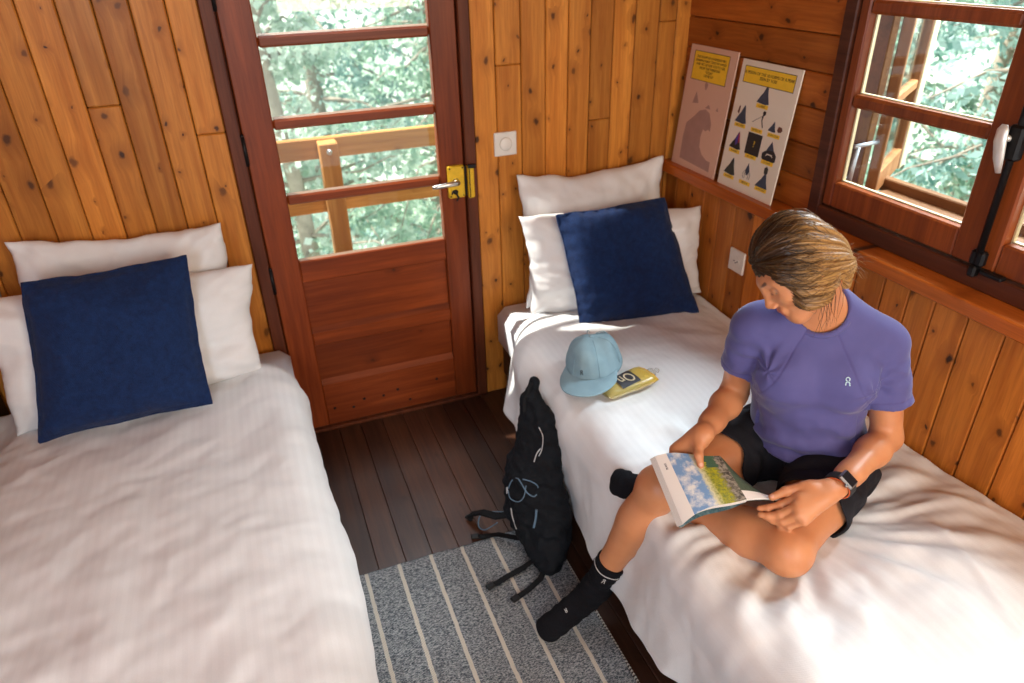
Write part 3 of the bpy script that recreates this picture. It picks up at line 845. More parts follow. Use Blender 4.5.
def duvet(name, xi, xo, y0, y1, zt, hem, sgn, seed, label, extra, endround=.07, res=.011, side_shift=None, puff=.035):
    """top runs from xi (inner side) to xo (edge over the aisle); sgn is the outward x direction"""
    W = abs(xo - xi); r = .085; qa = r * PI / 2
    smax = W - r + qa + hem
    s = np.arange(0, smax + res, res); t = np.arange(0, y1 - y0 + res, res)
    S, T = np.meshgrid(s, t, indexing='ij')
    Y = y0 + T
    flat = np.clip(S, 0, W - r); ar = np.clip((S - (W - r)) / qa, 0, 1) * PI / 2; dn = np.clip(S - (W - r) - qa, 0, None)
    X = xi + sgn * (flat + r * np.sin(ar)); Z = zt - r * (1 - np.cos(ar)) - dn
    NX = sgn * np.sin(ar); NZ = np.cos(ar)
    hang = sstep(0, 1, ar / (PI / 2)) ; hd = np.clip(dn / max(hem, .01), 0, 1)
    # outward flare and folds of the hanging side
    disp = puff * sstep(0, .18, S) * sstep(y1, y1 - .16, Y) * (1 - .55 * hang)
    disp = disp + (.014 if sgn < 0 else .006) * fbm(X * 2.6 + seed, Y * 2.6, Z * 2, 3) + .005 * fbm(X * 9, Y * 9 + seed, Z * 7, 3) - .004 * np.abs(fbm(X * 7 + 3 * seed, Y * 7, Z * 5, 3)) ** .7
    fold = np.sin(Y * 17 + 2.2 * fbm(Y * 2, Z * 2, seed) + seed) * .013 + np.sin(Y * 41 + seed * 2) * .004
    disp = disp + fold * hd * .9 + .02 * hang * (1 - hd)
    X = X + NX * disp; Z = Z + NZ * disp
    # rounded ends: the duvet thins towards the pillow end
    e1 = sstep(0, endround, y1 - Y)
    Z = Z - (1 - e1) ** 2 * .035 * (1 - hang)
    X, Y, Z = extra(X, Y, Z, S, T, hang, hd)
    nu, nv = X.shape
    o = mesh(name, np.stack([X, Y, Z], -1).reshape(-1, 3), grid_faces(nu, nv) if sgn > 0 else [f[::-1] for f in grid_faces(nu, nv)], LINEN, smooth=True)
    solidify(o, .022)
    m = o.modifiers.new('sub', 'SUBSURF'); m.levels = 0; m.render_levels = 1
    tag(o, label, 'duvet')
    return o

SEAT = (1.24, 1.08)
def ex_right(X, Y, Z, S, T, hang, hd):
    top = 1 - hang
    # where she sits
    Z = Z + top * dents(X, Y, [(1.30, 1.14, .20, .20, 0, .065), (1.04, 1.18, .16, .12, .4, .05), (1.02, .93, .16, .13, .5, .055), (.88, 1.22, .10, .10, 0, .04)])
    # swelling of the loose duvet towards the foot and against the wall
    Z = Z + top * .040 * np.exp(-((X - 1.35) / .33) ** 2 - ((Y - .66) / .20) ** 2)
    d = np.hypot(X - 1.16, Y - 1.03); th = np.arctan2(Y - 1.03, X - 1.16)
    w = np.sin(th * 17 + 2.4 * fbm(X * 3, Y * 3, 1.0)) * np.exp(-((d - .33) / .17) ** 2) * .0085
    w2 = np.sin(th * 29 + 3 * fbm(X * 5, Y * 5, 4.0)) * np.exp(-((d - .28) / .12) ** 2) * .004
    Z = Z + top * (w + w2) * sstep(1.75, 1.45, Y)
    # long wrinkles running to the wall behind her
    Z = Z + top * .006 * np.sin((Y + .5 * X) * 46 + 2 * fbm(X * 4, Y * 4, 9)) * np.exp(-((X - 1.48) / .16) ** 2 - ((Y - 1.02) / .22) ** 2)
    # wide seam fold at the foot
    l = (Y - .52) + .10 * (X - 1.27)
    Z = Z - top * .012 * sstep(.0, -.012, l) * sstep(1.0, 1.2, X)
    l2 = (X - 1.30) - .38 * (Y - .52)
    Z = Z + top * .008 * np.exp(-(l2 / .012) ** 2) * sstep(.98, .75, Y)
    # leg hanging over the side presses the edge in
    X = X + .035 * np.exp(-((Y - 1.26) / .11) ** 2) * hang
    # lower end of the side swings back towards the head of the bed
    X = X + .105 * sstep(2.06, 2.40, Y) * sstep(1.25, .85, X) * (1 - 1.5 * hd)
    Y = Y - .17 * hd * sstep(1.95, 2.35, Y) + .02 * hang * sstep(2.0, 2.4, Y)
    X = X - .05 * hd * sstep(2.0, 1.5, Y) + .02 * np.sin(Y * 9) * hd
    Z = Z + .05 * hd * sstep(1.2, .8, Y)
    return X, Y, Z
duvet('duvet', 1.700, .815, .30, 2.40, .500, .255, -1, 3, 'white duvet with fine stripes on the right bed, hanging over its side', ex_right)
def ex_left(X, Y, Z, S, T, hang, hd):
    top = 1 - hang
    Z = Z + top * .03 * np.exp(-((X + .35) / .4) ** 2 - ((Y - 1.2) / .6) ** 2)
    Z = Z + top * .006 * fbm(X * 5 + 3, Y * 2.2, 2.0, 3)
    Z = Z + top * .004 * np.sin((X * .8 + Y * .35) * 38 + 3 * fbm(X * 3, Y * 3, 5)) * np.exp(-((X + .5) / .35) ** 2 - ((Y - 1.35) / .35) ** 2)
    Z = Z - top * .012 * sstep(1.95, 2.35, Y)
    X = X - .07 * sstep(2.05, 2.50, Y) * sstep(-.5, 0.0, X)
    Y = Y - .10 * hd * sstep(1.9, 2.3, Y)
    X = X + .02 * np.sin(Y * 5.2 + 1) * hang
    return X, Y, Z
duvet('duvet', -.965, .012, .20, 2.50, .495, .26, 1, 8, 'white duvet with fine stripes on the left bed', ex_left)

# --- pillows and cushions
pillow('pillow', ((-.775, 2.545, 1.045), (-.135, 2.555, 1.02), (-.12, 2.46, .50), (-.80, 2.46, .50)), .14, 1, LINEN_P, 'white pillow standing upright against the wall at the head of the left bed', group=None, sag=.014, pinch=.05)
pillow('pillow', ((-.90, 2.41, .925), (-.060, 2.42, .895), (-.10, 2.335, .510), (-.87, 2.29, .495)), .19, 2, LINEN_P, 'white pillow leaning behind the navy cushion on the left bed', pinch=.05)
pillow('cushion', ((-.700, 2.30, .992), (-.245, 2.32, .995), (-.268, 2.15, .542), (-.765, 2.13, .542)), .12, 3, NAVY, 'square navy cushion leaning on the white pillows of the left bed', 'cushion', pinch=.035, wr=.006, flange=.03)
pillow('pillow', ((.975, 2.545, 1.035), (1.648, 2.555, 1.035), (1.655, 2.47, .48), (.985, 2.47, .48)), .15, 4, LINEN_P, 'white pillow standing upright against the wall at the head of the right bed', sag=.014, pinch=.05)
pillow('pillow', ((.925, 2.40, .925), (1.700, 2.315, .880), (1.700, 2.255, .51), (.955, 2.36, .51)), .19, 5, LINEN_P, 'white pillow leaning behind the navy cushion on the right bed', pinch=.05)
pillow('cushion', ((1.045, 2.315, .938), (1.500, 2.295, .950), (1.572, 2.09, .525), (1.085, 2.165, .525)), .12, 6, NAVY, 'square navy cushion leaning on the white pillows of the right bed', 'cushion', pinch=.035, wr=.006, flange=.03)

# ================================================================== RUG
def rugmat():
    t = NT('rug_weave'); v = t.obj(); o = t.sep(v)
    x = t.math('ADD', o[0], t.math('MULTIPLY', t.math('SUBTRACT', t.noise(t.mapping(v, (3, 9, 1)), 4, 2), .5), .006))
    per = .1112
    ph = t.math('FRACT', t.math('DIVIDE', t.math('SUBTRACT', x, .152 - .1112), per))
    st = t.math('LESS_THAN', t.math('ABSOLUTE', t.math('SUBTRACT', ph, .5)), .056)
    kn = t.math('MULTIPLY', t.math('SINE', t.math('MULTIPLY', o[0], 1150)), t.math('SINE', t.math('MULTIPLY', o[1], 900)))
    sp = t.noise(t.mapping(v, (1, 2.4, 1)), 125, 2, .8)
    f = t.math('ADD', t.math('MULTIPLY', kn, .22), t.math('MULTIPLY_ADD', sp, 4.2, -1.65), clamp=True)
    c = t.mix(f, (.060, .078, .098), (.56, .58, .60))
    c = t.mix(st, c, (.78, .72, .63))
    t.bsdf(c, .95, t.bump(t.math('ADD', kn, sp), .8, .004), spec=.1); return t.m
nx, ny = 90, 130
xs = np.linspace(.045, .738, nx); ys = np.linspace(.55, 1.735, ny)
Xg, Yg = np.meshgrid(xs, ys, indexing='ij')
Zg = .010 + .003 * fbm(Xg * 6, Yg * 6, 3, 2)
V = np.stack([Xg + .004 * fbm(Yg * 12, Xg * 3, 1), Yg + .004 * fbm(Xg * 9, Yg * 3, 2), Zg], -1).reshape(-1, 3)
rug = mesh('rug', V, grid_faces(nx, ny), rugmat(), smooth=True); solidify(rug, .0085)
tag(rug, 'grey woven rug with cream stripes on the dark floor between the beds', 'rug')
b = MB(); y = .56
while y < 1.73:
    for x in (.042, .741): b.tube([(x - .005, y, .004), (x, y + .002, .014), (x + .005, y + .004, .003)], .0022, 5)
    y += .011
st = b.build('edge_stitching', plain('rug_yarn', (.55, .52, .48), .9), rug); st['kind'] = 'stuff'
# ================================================================== SOLID MODELLER (smoothly joined volumes -> one skin)
def cone(a, b, r1, r2):
    a = np.array(a, float); b = np.array(b, float); d = b - a; L2 = max(d @ d, 1e-12)
    def f(p):
        q = p - a; t = np.clip(q @ d / L2, 0, 1)
        return np.sqrt(((q - t[..., None] * d) ** 2).sum(-1)) - (r1 + (r2 - r1) * t)
    m = max(r1, r2)
    return f, np.minimum(a, b) - m, np.maximum(a, b) + m
def ell(c, r, R=None):
    c = np.array(c, float); r = np.array(r, float); R = np.eye(3) if R is None else np.array(R, float)
    def f(p):
        q = (p - c) @ R
        k0 = np.sqrt(((q / r) ** 2).sum(-1)); k1 = np.sqrt(((q / (r * r)) ** 2).sum(-1)) + 1e-9
        return k0 * (k0 - 1) / k1
    m = r.max()
    return f, c - m, c + m
def flatcone(a, b, r1, r2, nrm, fl):
    """tapered limb, flattened by fl along nrm"""
    a = np.array(a, float); b = np.array(b, float); d = b - a; L2 = d @ d; nrm = np.array(nrm, float); nrm = nrm - d * (nrm @ d) / L2; nrm /= np.linalg.norm(nrm)
    def f(p):
        q = p - a; t = np.clip(q @ d / L2, 0, 1); w = q - t[..., None] * d
        s = (w @ nrm); w = w + ((1 / fl - 1) * s)[..., None] * nrm
        return (np.sqrt((w ** 2).sum(-1)) - (r1 + (r2 - r1) * t)) * (.5 + .5 * fl)
    m = max(r1, r2)
    return f, np.minimum(a, b) - m, np.maximum(a, b) + m
class Field:
    def __init__(s, lo, hi, h):
        s.h = h; s.lo = np.floor(np.array(lo) / h) * h
        s.n = np.ceil((np.array(hi) - s.lo) / h).astype(int) + 1
        s.a = np.full(s.n, .2, np.float32)
    def sub(s, lo, hi, pad):
        i0 = np.clip(np.floor((np.array(lo) - pad - s.lo) / s.h).astype(int), 0, s.n)
        i1 = np.clip(np.ceil((np.array(hi) + pad - s.lo) / s.h).astype(int) + 1, 0, s.n)
        return i0, i1
    def pts(s, i0, i1):
        ax = [s.lo[k] + np.arange(i0[k], i1[k]) * s.h for k in range(3)]
        return np.stack(np.meshgrid(*ax, indexing='ij'), -1)
    def add(s, prim, k=.01, mode=1):
        f, lo, hi = prim
        i0, i1 = s.sub(lo, hi, k + 4 * s.h)
        if (i1 <= i0).any(): return s
        d = f(s.pts(i0, i1)).astype(np.float32)
        sl = tuple(slice(a, b) for a, b in zip(i0, i1)); A = s.a[sl]
        if mode == 1:
            hh = np.maximum(k - np.abs(A - d), 0) / max(k, 1e-6)
            s.a[sl] = np.minimum(A, d) - hh * hh * k * .25
        else:                                   # carve
            d = -d; hh = np.maximum(k - np.abs(A - d), 0) / max(k, 1e-6)
            s.a[sl] = np.maximum(A, d) + hh * hh * k * .25
        return s
    def cut(s, fn):
        """keep only where fn(p) < 0"""
        i0 = np.zeros(3, int); d = fn(s.pts(i0, s.n)).astype(np.float32); s.a = np.maximum(s.a, d); return s
    def merge(s, o, k=.006):
        """o lives on the same lattice"""
        i0 = np.round((o.lo - s.lo) / s.h).astype(int); j0 = np.maximum(-i0, 0); i1 = np.minimum(i0 + o.n, s.n)
        i0c = np.maximum(i0, 0); sl = tuple(slice(a, b) for a, b in zip(i0c, i1)); so = tuple(slice(a, a + (b - c)) for a, b, c in zip(j0, i1, i0c))
        A = s.a[sl]; d = o.a[so]; hh = np.maximum(k - np.abs(A - d), 0) / k
        s.a[sl] = np.minimum(A, d) - hh * hh * k * .25
    def surf(s):
        A = s.a; B = A < 0; n = s.n
        tot = B[:-1, :-1, :-1].astype(np.int8)
        for (i, j, k) in ((1, 0, 0), (0, 1, 0), (0, 0, 1), (1, 1, 0), (1, 0, 1), (0, 1, 1), (1, 1, 1)):
            tot = tot + B[i:n[0] - 1 + i, j:n[1] - 1 + j, k:n[2] - 1 + k]
        act = np.argwhere((tot > 0) & (tot < 8))
        idx = np.full(n - 1, -1, np.int32); idx[tuple(act.T)] = np.arange(len(act))
        acc = np.zeros((len(act), 3)); cnt = np.zeros(len(act))
        cor = [(i, j, k) for i in (0, 1) for j in (0, 1) for k in (0, 1)]
        val = {c: A[tuple((act + c).T)].astype(float) for c in cor}
        for c in cor:
            for ax in range(3):
                if c[ax] == 0:
                    e = list(c); e[ax] = 1; e = tuple(e)
                    m = (val[c] < 0) != (val[e] < 0)
                    t = val[c] / np.where(m, val[c] - val[e], 1)
                    p = np.tile(np.array(c, float), (len(act), 1)); p[:, ax] += t
                    acc[m] += p[m]; cnt[m] += 1
        V = s.lo + s.h * (act + acc / cnt[:, None])
        F = []
        for ax in range(3):
            b, c = (ax + 1) % 3, (ax + 2) % 3
            sl0 = [slice(1, n[k] - 1) for k in range(3)]; sl1 = list(sl0); sl0[ax] = slice(0, n[ax] - 1); sl1[ax] = slice(1, n[ax])
            P0 = B[tuple(sl0)]; P1 = B[tuple(sl1)]
            q = np.argwhere(P0 != P1); 
            if not len(q): continue
            inside = P0[tuple(q.T)]
            base = q.copy(); 
            for k in range(3):
                if k != ax: base[:, k] += 1
            eb = np.zeros(3, int); eb[b] = 1; ec = np.zeros(3, int); ec[c] = 1
            g = lambda o: idx[tuple(o.T)]
            quad = np.stack([g(base - eb - ec), g(base - ec), g(base), g(base - eb)], 1)
            quad[~inside] = quad[~inside][:, ::-1]
            F.append(quad)
        F = np.concatenate(F); F = F[(F >= 0).all(1)]
        return V, F
def np_mesh(name, V, F, mat, parent=None, col=None, smooth=True):
    me = bpy.data.meshes.new(name); n = len(F)
    me.vertices.add(len(V)); me.vertices.foreach_set('co', np.asarray(V, np.float32).ravel())
    me.loops.add(F.size); me.loops.foreach_set('vertex_index', F.astype(np.int32).ravel())
    k = F.shape[1]
    me.polygons.add(n); me.polygons.foreach_set('loop_start', np.arange(0, F.size, k, dtype=np.int32)); me.polygons.foreach_set('loop_total', np.full(n, k, np.int32))
    me.update(); me.validate()
    me.polygons.foreach_set('use_smooth', [smooth] * len(me.polygons))
    if col is not None:
        a = me.color_attributes.new('bd', 'FLOAT_COLOR', 'POINT'); cc = np.ones((len(V), 4), np.float32); cc[:, :3] = col; a.data.foreach_set('color', cc.ravel())
    if mat: me.materials.append(mat)
    return link(bpy.data.objects.new(name, me), parent)
def relax(V, F, it=2, w=.5):
    e = np.concatenate([F[:, [0, 1]], F[:, [1, 2]], F[:, [2, 3]], F[:, [3, 0]]]); e = np.concatenate([e, e[:, ::-1]])
    for _ in range(it):
        acc = np.zeros_like(V); cnt = np.zeros(len(V))
        np.add.at(acc, e[:, 0], V[e[:, 1]]); np.add.at(cnt, e[:, 0], 1)
        V = V * (1 - w) + w * acc / np.maximum(cnt, 1)[:, None]
    return V
def vnormals(V, F):
    N = np.zeros_like(V); fn = np.cross(V[F[:, 2]] - V[F[:, 0]], V[F[:, 3]] - V[F[:, 1]])
    for k in range(4): np.add.at(N, F[:, k], fn)
    return N / (np.linalg.norm(N, axis=1)[:, None] + 1e-12)
def unit(v): v = np.array(v, float); return v / np.linalg.norm(v)
def lerp(a, b, t): return np.array(a, float) * (1 - t) + np.array(b, float) * t
# ================================================================== PERSON READING ON THE RIGHT BED
def skinmat():
    t = NT('skin'); v = t.obj(); at = t.n('ShaderNodeAttribute', attribute_name='bd'); bd = t.sep(at.outputs['Vector'])
    n = t.noise(v, 22, 4, .6); n2 = t.noise(v, 420, 2)
    c = t.mix(n, (.50, .195, .085), (.61, .27, .125))
    c = t.mix(bd[0], c, (.42, .10, .075))          # lips, knuckles
    c = t.mix(bd[1], c, (.035, .016, .010))        # brows, lashes
    c = t.mix(bd[2], c, (.66, .36, .26))           # nails
    t.bsdf(c, .42, t.bump(t.math('ADD', n2, n), .12, .001), spec=.4, **{'Subsurface Weight': .12, 'Subsurface Scale': .008, 'Subsurface Radius': (1.0, .3, .15)}); return t.m
SKIN = skinmat()
H = .0025
# joints
PEL = (1.305, 1.175, .595)
RH, LH = np.array((1.25, 1.265, .575)), np.array((1.33, 1.085, .575))
RK, RA = np.array((.862, 1.222, .548)), np.array((.722, 1.300, .135))
LK, LA = np.array((1.02, .908, .562)), np.array((.915, 1.225, .475))
RS, LS = np.array((1.118, 1.254, .968)), np.array((1.378, 1.078, .957))
RE, LE = np.array((1.13, 1.300, .735)), np.array((1.398, 1.018, .705))
FLc = np.array([.821, 1.196, .69]); be = unit((.90, -.43, .06)); bg_ = unit((-.15, -.94, -.31)); bn = unit(np.cross(be, bg_)); bn = bn if bn[2] > 0 else -bn
def BK(a, b, c): return FLc + a * be + b * bg_ + c * bn
RW, LW = BK(.138, -.050, .030), np.array((1.139, .916, .702))
NB = np.array((1.245, 1.175, 1.03))
# head frame: columns left, forward, up
def headframe(yaw, pit, roll):
    y, p, r = math.radians(180 + yaw), math.radians(pit), math.radians(roll)
    F = np.array([math.cos(y) * math.cos(p), math.sin(y) * math.cos(p), -math.sin(p)]); U = np.array([math.cos(y) * math.sin(p), math.sin(y) * math.sin(p), math.cos(p)]); L = np.cross(U, F)
    U2 = math.cos(r) * U - math.sin(r) * L
    return np.stack([np.cross(U2, F), F, U2], 1)
HR = headframe(-8, 36, 24); HC = np.array((1.132, 1.164, 1.172))
HS = .94
def hd(l, f, u): return HC + HR @ (HS * np.array((l, f, u), float))

chl = unit((.82, -.57, .05)); chu = unit((-.10, .03, .99)); chf = np.cross(chu, chl); chf = chf if chf[1] < 0 else -chf
chl = np.cross(chf, chu) if np.dot(np.cross(chf, chu), chl) > 0 else -np.cross(chf, chu)
CH = np.stack([chl, chf, chu], 1)
wl = unit((.6, -.8, 0)); WA = np.stack([wl, unit((-.8, -.6, 0)), (0, 0, 1)], 1)
pl_ = unit((.35, -.93, 0)); PE = np.stack([pl_, unit((-.93, -.35, 0)), (0, 0, 1)], 1)
CC = np.array((1.252, 1.168, .875))

def torso_prims(o=0.0):
    P = [(ell(PEL, (.165 + o, .120 + o, .115 + o), PE), .02),
         (ell((1.275, 1.175, .73), (.130 + o, .102 + o, .16 + o), WA), .06),
         (ell(CC - (0, 0, .008), (.148 + o, .104 + o, .160 + o), CH), .06),
         (cone(RS + (.0, -.0, .005), LS + (.0, .0, .005), .043 + o, .043 + o), .04),
         (cone(lerp(RS, NB, .25), NB + (0.01, 0.005, .005), .050 + o, .052 + o), .04), (cone(lerp(LS, NB, .25), NB + (0.01, 0.005, .005), .050 + o, .052 + o), .04)]
    for sg in (-1, 1):
        P.append((ell(CC + CH @ np.array((sg * .072, .072, .0)), (.062 + o, .052 + o, .066 + o), CH), .04))
    return P
# ---- skin volumes
lo, hi = (.5, .80, 0.0), (1.56, 1.46, 1.32)
body = Field(lo, hi, H)
def part(lo, hi): return Field(lo, hi, H)
tor = part((1.0, .90, .46), (1.52, 1.40, 1.15))
for p, k in torso_prims(-.004): tor.add(p, k)
tor.add(cone(NB + (0, 0, -.02), hd(0, -.030, -.06), .052, .047), .035)
body.merge(tor)
def leg(hip, knee, ank, toe, side, sole_up):
    P = np.stack([hip, knee, ank, toe]); f = part(P.min(0) - .13, P.max(0) + .13)
    f.add(cone(hip, lerp(hip, knee, .45), .090, .076), .03); f.add(cone(lerp(hip, knee, .45), knee, .076, .056), .03)
    f.add(ell(knee + unit(knee - hip) * .012 + unit(knee - ank) * .012, (.046, .046, .046)), .03)
    d = unit(ank - knee); back = unit(hip - knee); back = unit(back - d * (back @ d))
    f.add(cone(knee, lerp(knee, ank, .3), .053, .052), .03)
    f.add(cone(lerp(knee, ank, .22) + back * .014, lerp(knee, ank, .48) + back * .012, .048, .043), .04)
    f.add(cone(lerp(knee, ank, .3), ank, .050, .031), .03)
    foot(f, ank, toe, d, 0.0)
    return f
def foot(f, ank, toe, d, o):
    ft = unit(toe - ank); sd = unit(np.cross(ft, d)); up = np.cross(sd, ft); up = up if up @ d < 0 else -up
    f.add(ell(ank - ft * .020 - up * .030, (.030 + o, .030 + o, .030 + o)), .03)
    f.add(cone(ank - up * .004, lerp(ank, toe, .55) - up * .012, .030 + o, .022 + o), .03)
    for s_, r_ in ((-.018, .015), (0, .016), (.018, .017)):
        f.add(cone(lerp(ank, toe, .2) - up * .024 + sd * s_ * .6, lerp(ank, toe, .98) - up * .004 + sd * s_, .022 + o, r_ + o), .025)
RT, LT = np.array((.560, 1.288, .040)), np.array((.808, 1.342, .492))
body.merge(leg(RH, RK, RA, RT, -1, None)); body.merge(leg(LH, LK, LA, LT, 1, None))
def arm(sh, el, wr, nrm):
    P = np.stack([sh, el, wr]); f = part(P.min(0) - .09, P.max(0) + .09)
    f.add(ell(sh, (.045, .045, .046)), .03)
    f.add(cone(sh, lerp(sh, el, .5), .044, .043), .03); f.add(cone(lerp(sh, el, .5), el, .043, .036), .02)
    f.add(cone(el, lerp(el, wr, .30), .036, .039), .02)
    f.add(flatcone(lerp(el, wr, .28), lerp(el, wr, .75), .039, .029, nrm, .9), .02)
    f.add(flatcone(lerp(el, wr, .7), wr, .029, .0265, nrm, .78), .02)
    return f
body.merge(arm(RS, RE, RW, bn)); body.merge(arm(LS, LE, LW, (.35, .3, .9)))
NAILS = []
def hand(wr, fingers, thumb, up, rf=.0088):
    A = np.concatenate([np.array(x) for x in fingers + [thumb]] + [np.array([wr])]); f = part(A.min(0) - .04, A.max(0) + .04)
    m = [np.array(x[0], float) for x in fingers]
    f.add(flatcone(wr, lerp(wr, (m[1] + m[2]) / 2, .35), .026, .027, up, .72), .012)
    for i in range(4): f.add(flatcone(lerp(wr, m[i], .22), m[i], .0185 if i < 3 else .016, .0125, up, .85), .016)
    for i in range(3): f.add(cone(lerp(wr, (m[i] + m[i + 1]) / 2, .45), lerp(wr, (m[i] + m[i + 1]) / 2, .92), .013, .0095), .012)
    for i, x in enumerate(fingers):
        r0 = rf * (1.0, 1.03, .98, .86)[i]; rr = [r0 * 1.18, r0 * 1.0, r0 * .9, r0 * .80]
        for j in range(3):
            f.add(cone(x[j], x[j + 1], rr[j], rr[j + 1]), .004)
            if j: f.add(ell(x[j], (rr[j] * 1.10,) * 3), .004)
    t = [np.array(q, float) for q in thumb]
    f.add(cone(lerp(wr, t[0], .55), t[1], .0195, .0125), .012)
    f.add(ell(lerp(lerp(t[0], t[1], .4), m[0], .25), (.018, .018, .018)), .014)
    f.add(cone(t[1], t[2], .0122, .0108), .005); f.add(cone(t[2], t[3], .0108, .0088), .004); f.add(ell(t[2], (.0118,) * 3), .004)
    NAILS.append((t[3], t[2]))
    return f
RF = [[BK(.112, -.024, -.006), BK(.098, .004, -.026), BK(.093, .026, -.029), BK(.090, .044, -.028)],
      [BK(.093, -.033, -.014), BK(.077, -.002, -.030), BK(.072, .022, -.031), BK(.069, .040, -.030)],
      [BK(.076, -.037, -.020), BK(.059, -.008, -.034), BK(.054, .015, -.033), BK(.051, .031, -.031)],
      [BK(.062, -.037, -.025), BK(.045, -.014, -.036), BK(.040, .004, -.034), BK(.037, .018, -.031)]]
RTH = [BK(.130, -.044, .026), BK(.114, -.014, .024), BK(.103, .012, .019), BK(.100, .036, .0095)]
body.merge(hand(RW, RF, RTH, bn), .008)
LF = [[(1.050, .931, .695), (1.018, .950, .667), (.996, .965, .652), (.980, .976, .646)],
      [(1.032, .916, .686), (1.004, .934, .655), (.986, .949, .642), (.973, .962, .640)],
      [(1.026, .902, .674), (1.004, .922, .644), (.994, .940, .633), (.984, .955, .633)],
      [(1.034, .889, .662), (1.012, .907, .637), (1.005, .924, .629), (.998, .940, .628)]]
LTH = [(1.113, .934, .707), (1.071, .948, .704), (1.036, .962, .692), (1.005, .969, .678)]
body.merge(hand(LW, LF, LTH, (.35, .3, .9)), .008)
# ---- head
he = part(HC - .17, HC + .17)
A = lambda p, k: he.add(p, k)
E3 = lambda l, f, u, r, R=HR: ell(hd(l, f, u), np.array(r) * HS, R)
A(E3(0, -.012, .030, (.073, .092, .084)), .01)
A(E3(0, .030, -.033, (.055, .057, .068)), .04)
A(E3(0, .040, -.012, (.062, .050, .05)), .03)
A(cone(hd(-.013, .064, -.094), hd(.013, .064, -.094), .0170, .0175), .03)
A(cone(hd(-.052, .0, -.07), hd(-.016, .06, -.098), .018, .016), .03); A(cone(hd(.052, .0, -.07), hd(.016, .06, -.098), .018, .016), .03)
for sg in (-1, 1):
    A(cone(hd(sg * .014, .083, .014), hd(sg * .046, .070, .016), .010, .009), .02)
    A(E3(sg * .040, .058, -.030, (.020, .020, .018)), .025)
he.add(cone(hd(-.036, .094, -.004), hd(-.027, .098, -.005), .011, .011), .016, -1); he.add(cone(hd(.036, .094, -.004), hd(.027, .098, -.005), .011, .011), .016, -1)
for sg in (-1, 1):
    A(E3(sg * .031, .0755, -.006, (.0135, .0125, .0115)), .004)
    A(E3(sg * .078, -.012, -.014, (.008, .018, .030)), .008)
A(cone(hd(0, .086, .006), hd(0, .103, -.034), .0072, .009), .012); A(E3(0, .105, -.039, (.0092, .0095, .008)), .008)
for sg in (-1, 1): A(E3(sg * .0115, .098, -.044, (.0075, .010, .0065)), .006)
A(cone(hd(-.012, .088, -.066), hd(.012, .088, -.066), .0085, .0085), .008)
A(cone(hd(-.018, .084, -.0725), hd(.018, .084, -.0725), .004, .004), .004)
A(cone(hd(-.011, .088, -.0675), hd(.011, .088, -.0675), .0058, .0058), .003); A(cone(hd(-.010, .086, -.0785), hd(.010, .086, -.0785), .0068, .0068), .003)
body.merge(he, .012)
V, F = body.surf(); V = relax(V, F, 2, .4)
# colours of lips, brows, lashes, nails
hl = (V - HC) @ HR / HS
col = np.zeros((len(V), 3))
def seg_d(P, a, b):
    a = np.array(a); b = np.array(b); d = b - a; t = np.clip((P - a) @ d / (d @ d), 0, 1); return np.linalg.norm(P - a - t[:, None] * d, axis=1)
near = np.abs(hl).max(1) < .16
lip = np.minimum(seg_d(hl, (-.013, .095, -.067), (.013, .095, -.067)) - .001, seg_d(hl, (-.011, .093, -.079), (.011, .093, -.079)) - .001)
col[:, 0] = np.where(near, sstep(.0075, .004, lip), 0) * .75
col[:, 0] = np.maximum(col[:, 0], np.where(near, sstep(.014, .004, np.linalg.norm(hl - np.array((0, .115, -.042)), axis=1)), 0) * .18)
br = np.full(len(V), 1.0)
for sg in (-1, 1):
    br = np.minimum(br, seg_d(hl, (sg * .014, .093, .016), (sg * .033, .087, .021)) - .001); br = np.minimum(br, seg_d(hl, (sg * .033, .087, .021), (sg * .050, .072, .016)))
    br = np.minimum(br, seg_d(hl, (sg * .019, .088, -.0125), (sg * .031, .091, -.0155)) + .0018); br = np.minimum(br, seg_d(hl, (sg * .031, .091, -.0155), (sg * .044, .084, -.011)) + .0018)
col[:, 1] = np.where(near, sstep(.0052, .0030, br), 0) * .85
for (tp, pv) in NAILS:
    d = np.array(tp) - np.array(pv); c = np.array(tp) + bn * .006 + unit(d) * .001
    col[:, 2] = np.maximum(col[:, 2], sstep(.0062, .0045, np.linalg.norm(V - c, axis=1)))
# bare hair on the scalp is covered by the hair part
per = empty('person', (1.15, 1.15, 0)); tag(per, 'person in lavender t-shirt and black shorts sitting on a bed reading an open book', 'person')
def under(o):
    o.parent = per; o.matrix_parent_inverse = Matrix.Translation((-1.15, -1.15, 0)); return o
under(np_mesh('body', V, F, SKIN, None, col))

# ---- t-shirt
def raglan(P):
    return 0
SH = .003
sh = Field((.98, .86, .58), (1.53, 1.42, 1.12), SH)
for p, k in torso_prims(.007): sh.add(p, k)
sh.add(cone((1.29, 1.175, .60), (1.28, 1.175, .70), .120, .118), .05)
sh.add(ell(PEL, (.178, .134, .120), PE), .03)
def sleeve(S_, E_, tend, r0, r1):
    f = Field(np.minimum(S_, E_) - .11, np.maximum(S_, E_) + .11, SH)
    d = unit(E_ - S_)
    f.add(cone(S_ + (E_ - S_) * .03, lerp(S_, E_, tend + .25), r0, r1), .02)
    L = np.linalg.norm(E_ - S_)
    f.cut(lambda p: (p - S_) @ d - L * tend)
    f.add(cone(lerp(S_, E_, tend - .14), lerp(S_, E_, tend + .3), r1 - .016, r1 - .009), .002, -1)
    return f
sh.merge(sleeve(RS, RE, .54, .0525, .059), .016); sh.merge(sleeve(LS, LE, .60, .0525, .062), .016)
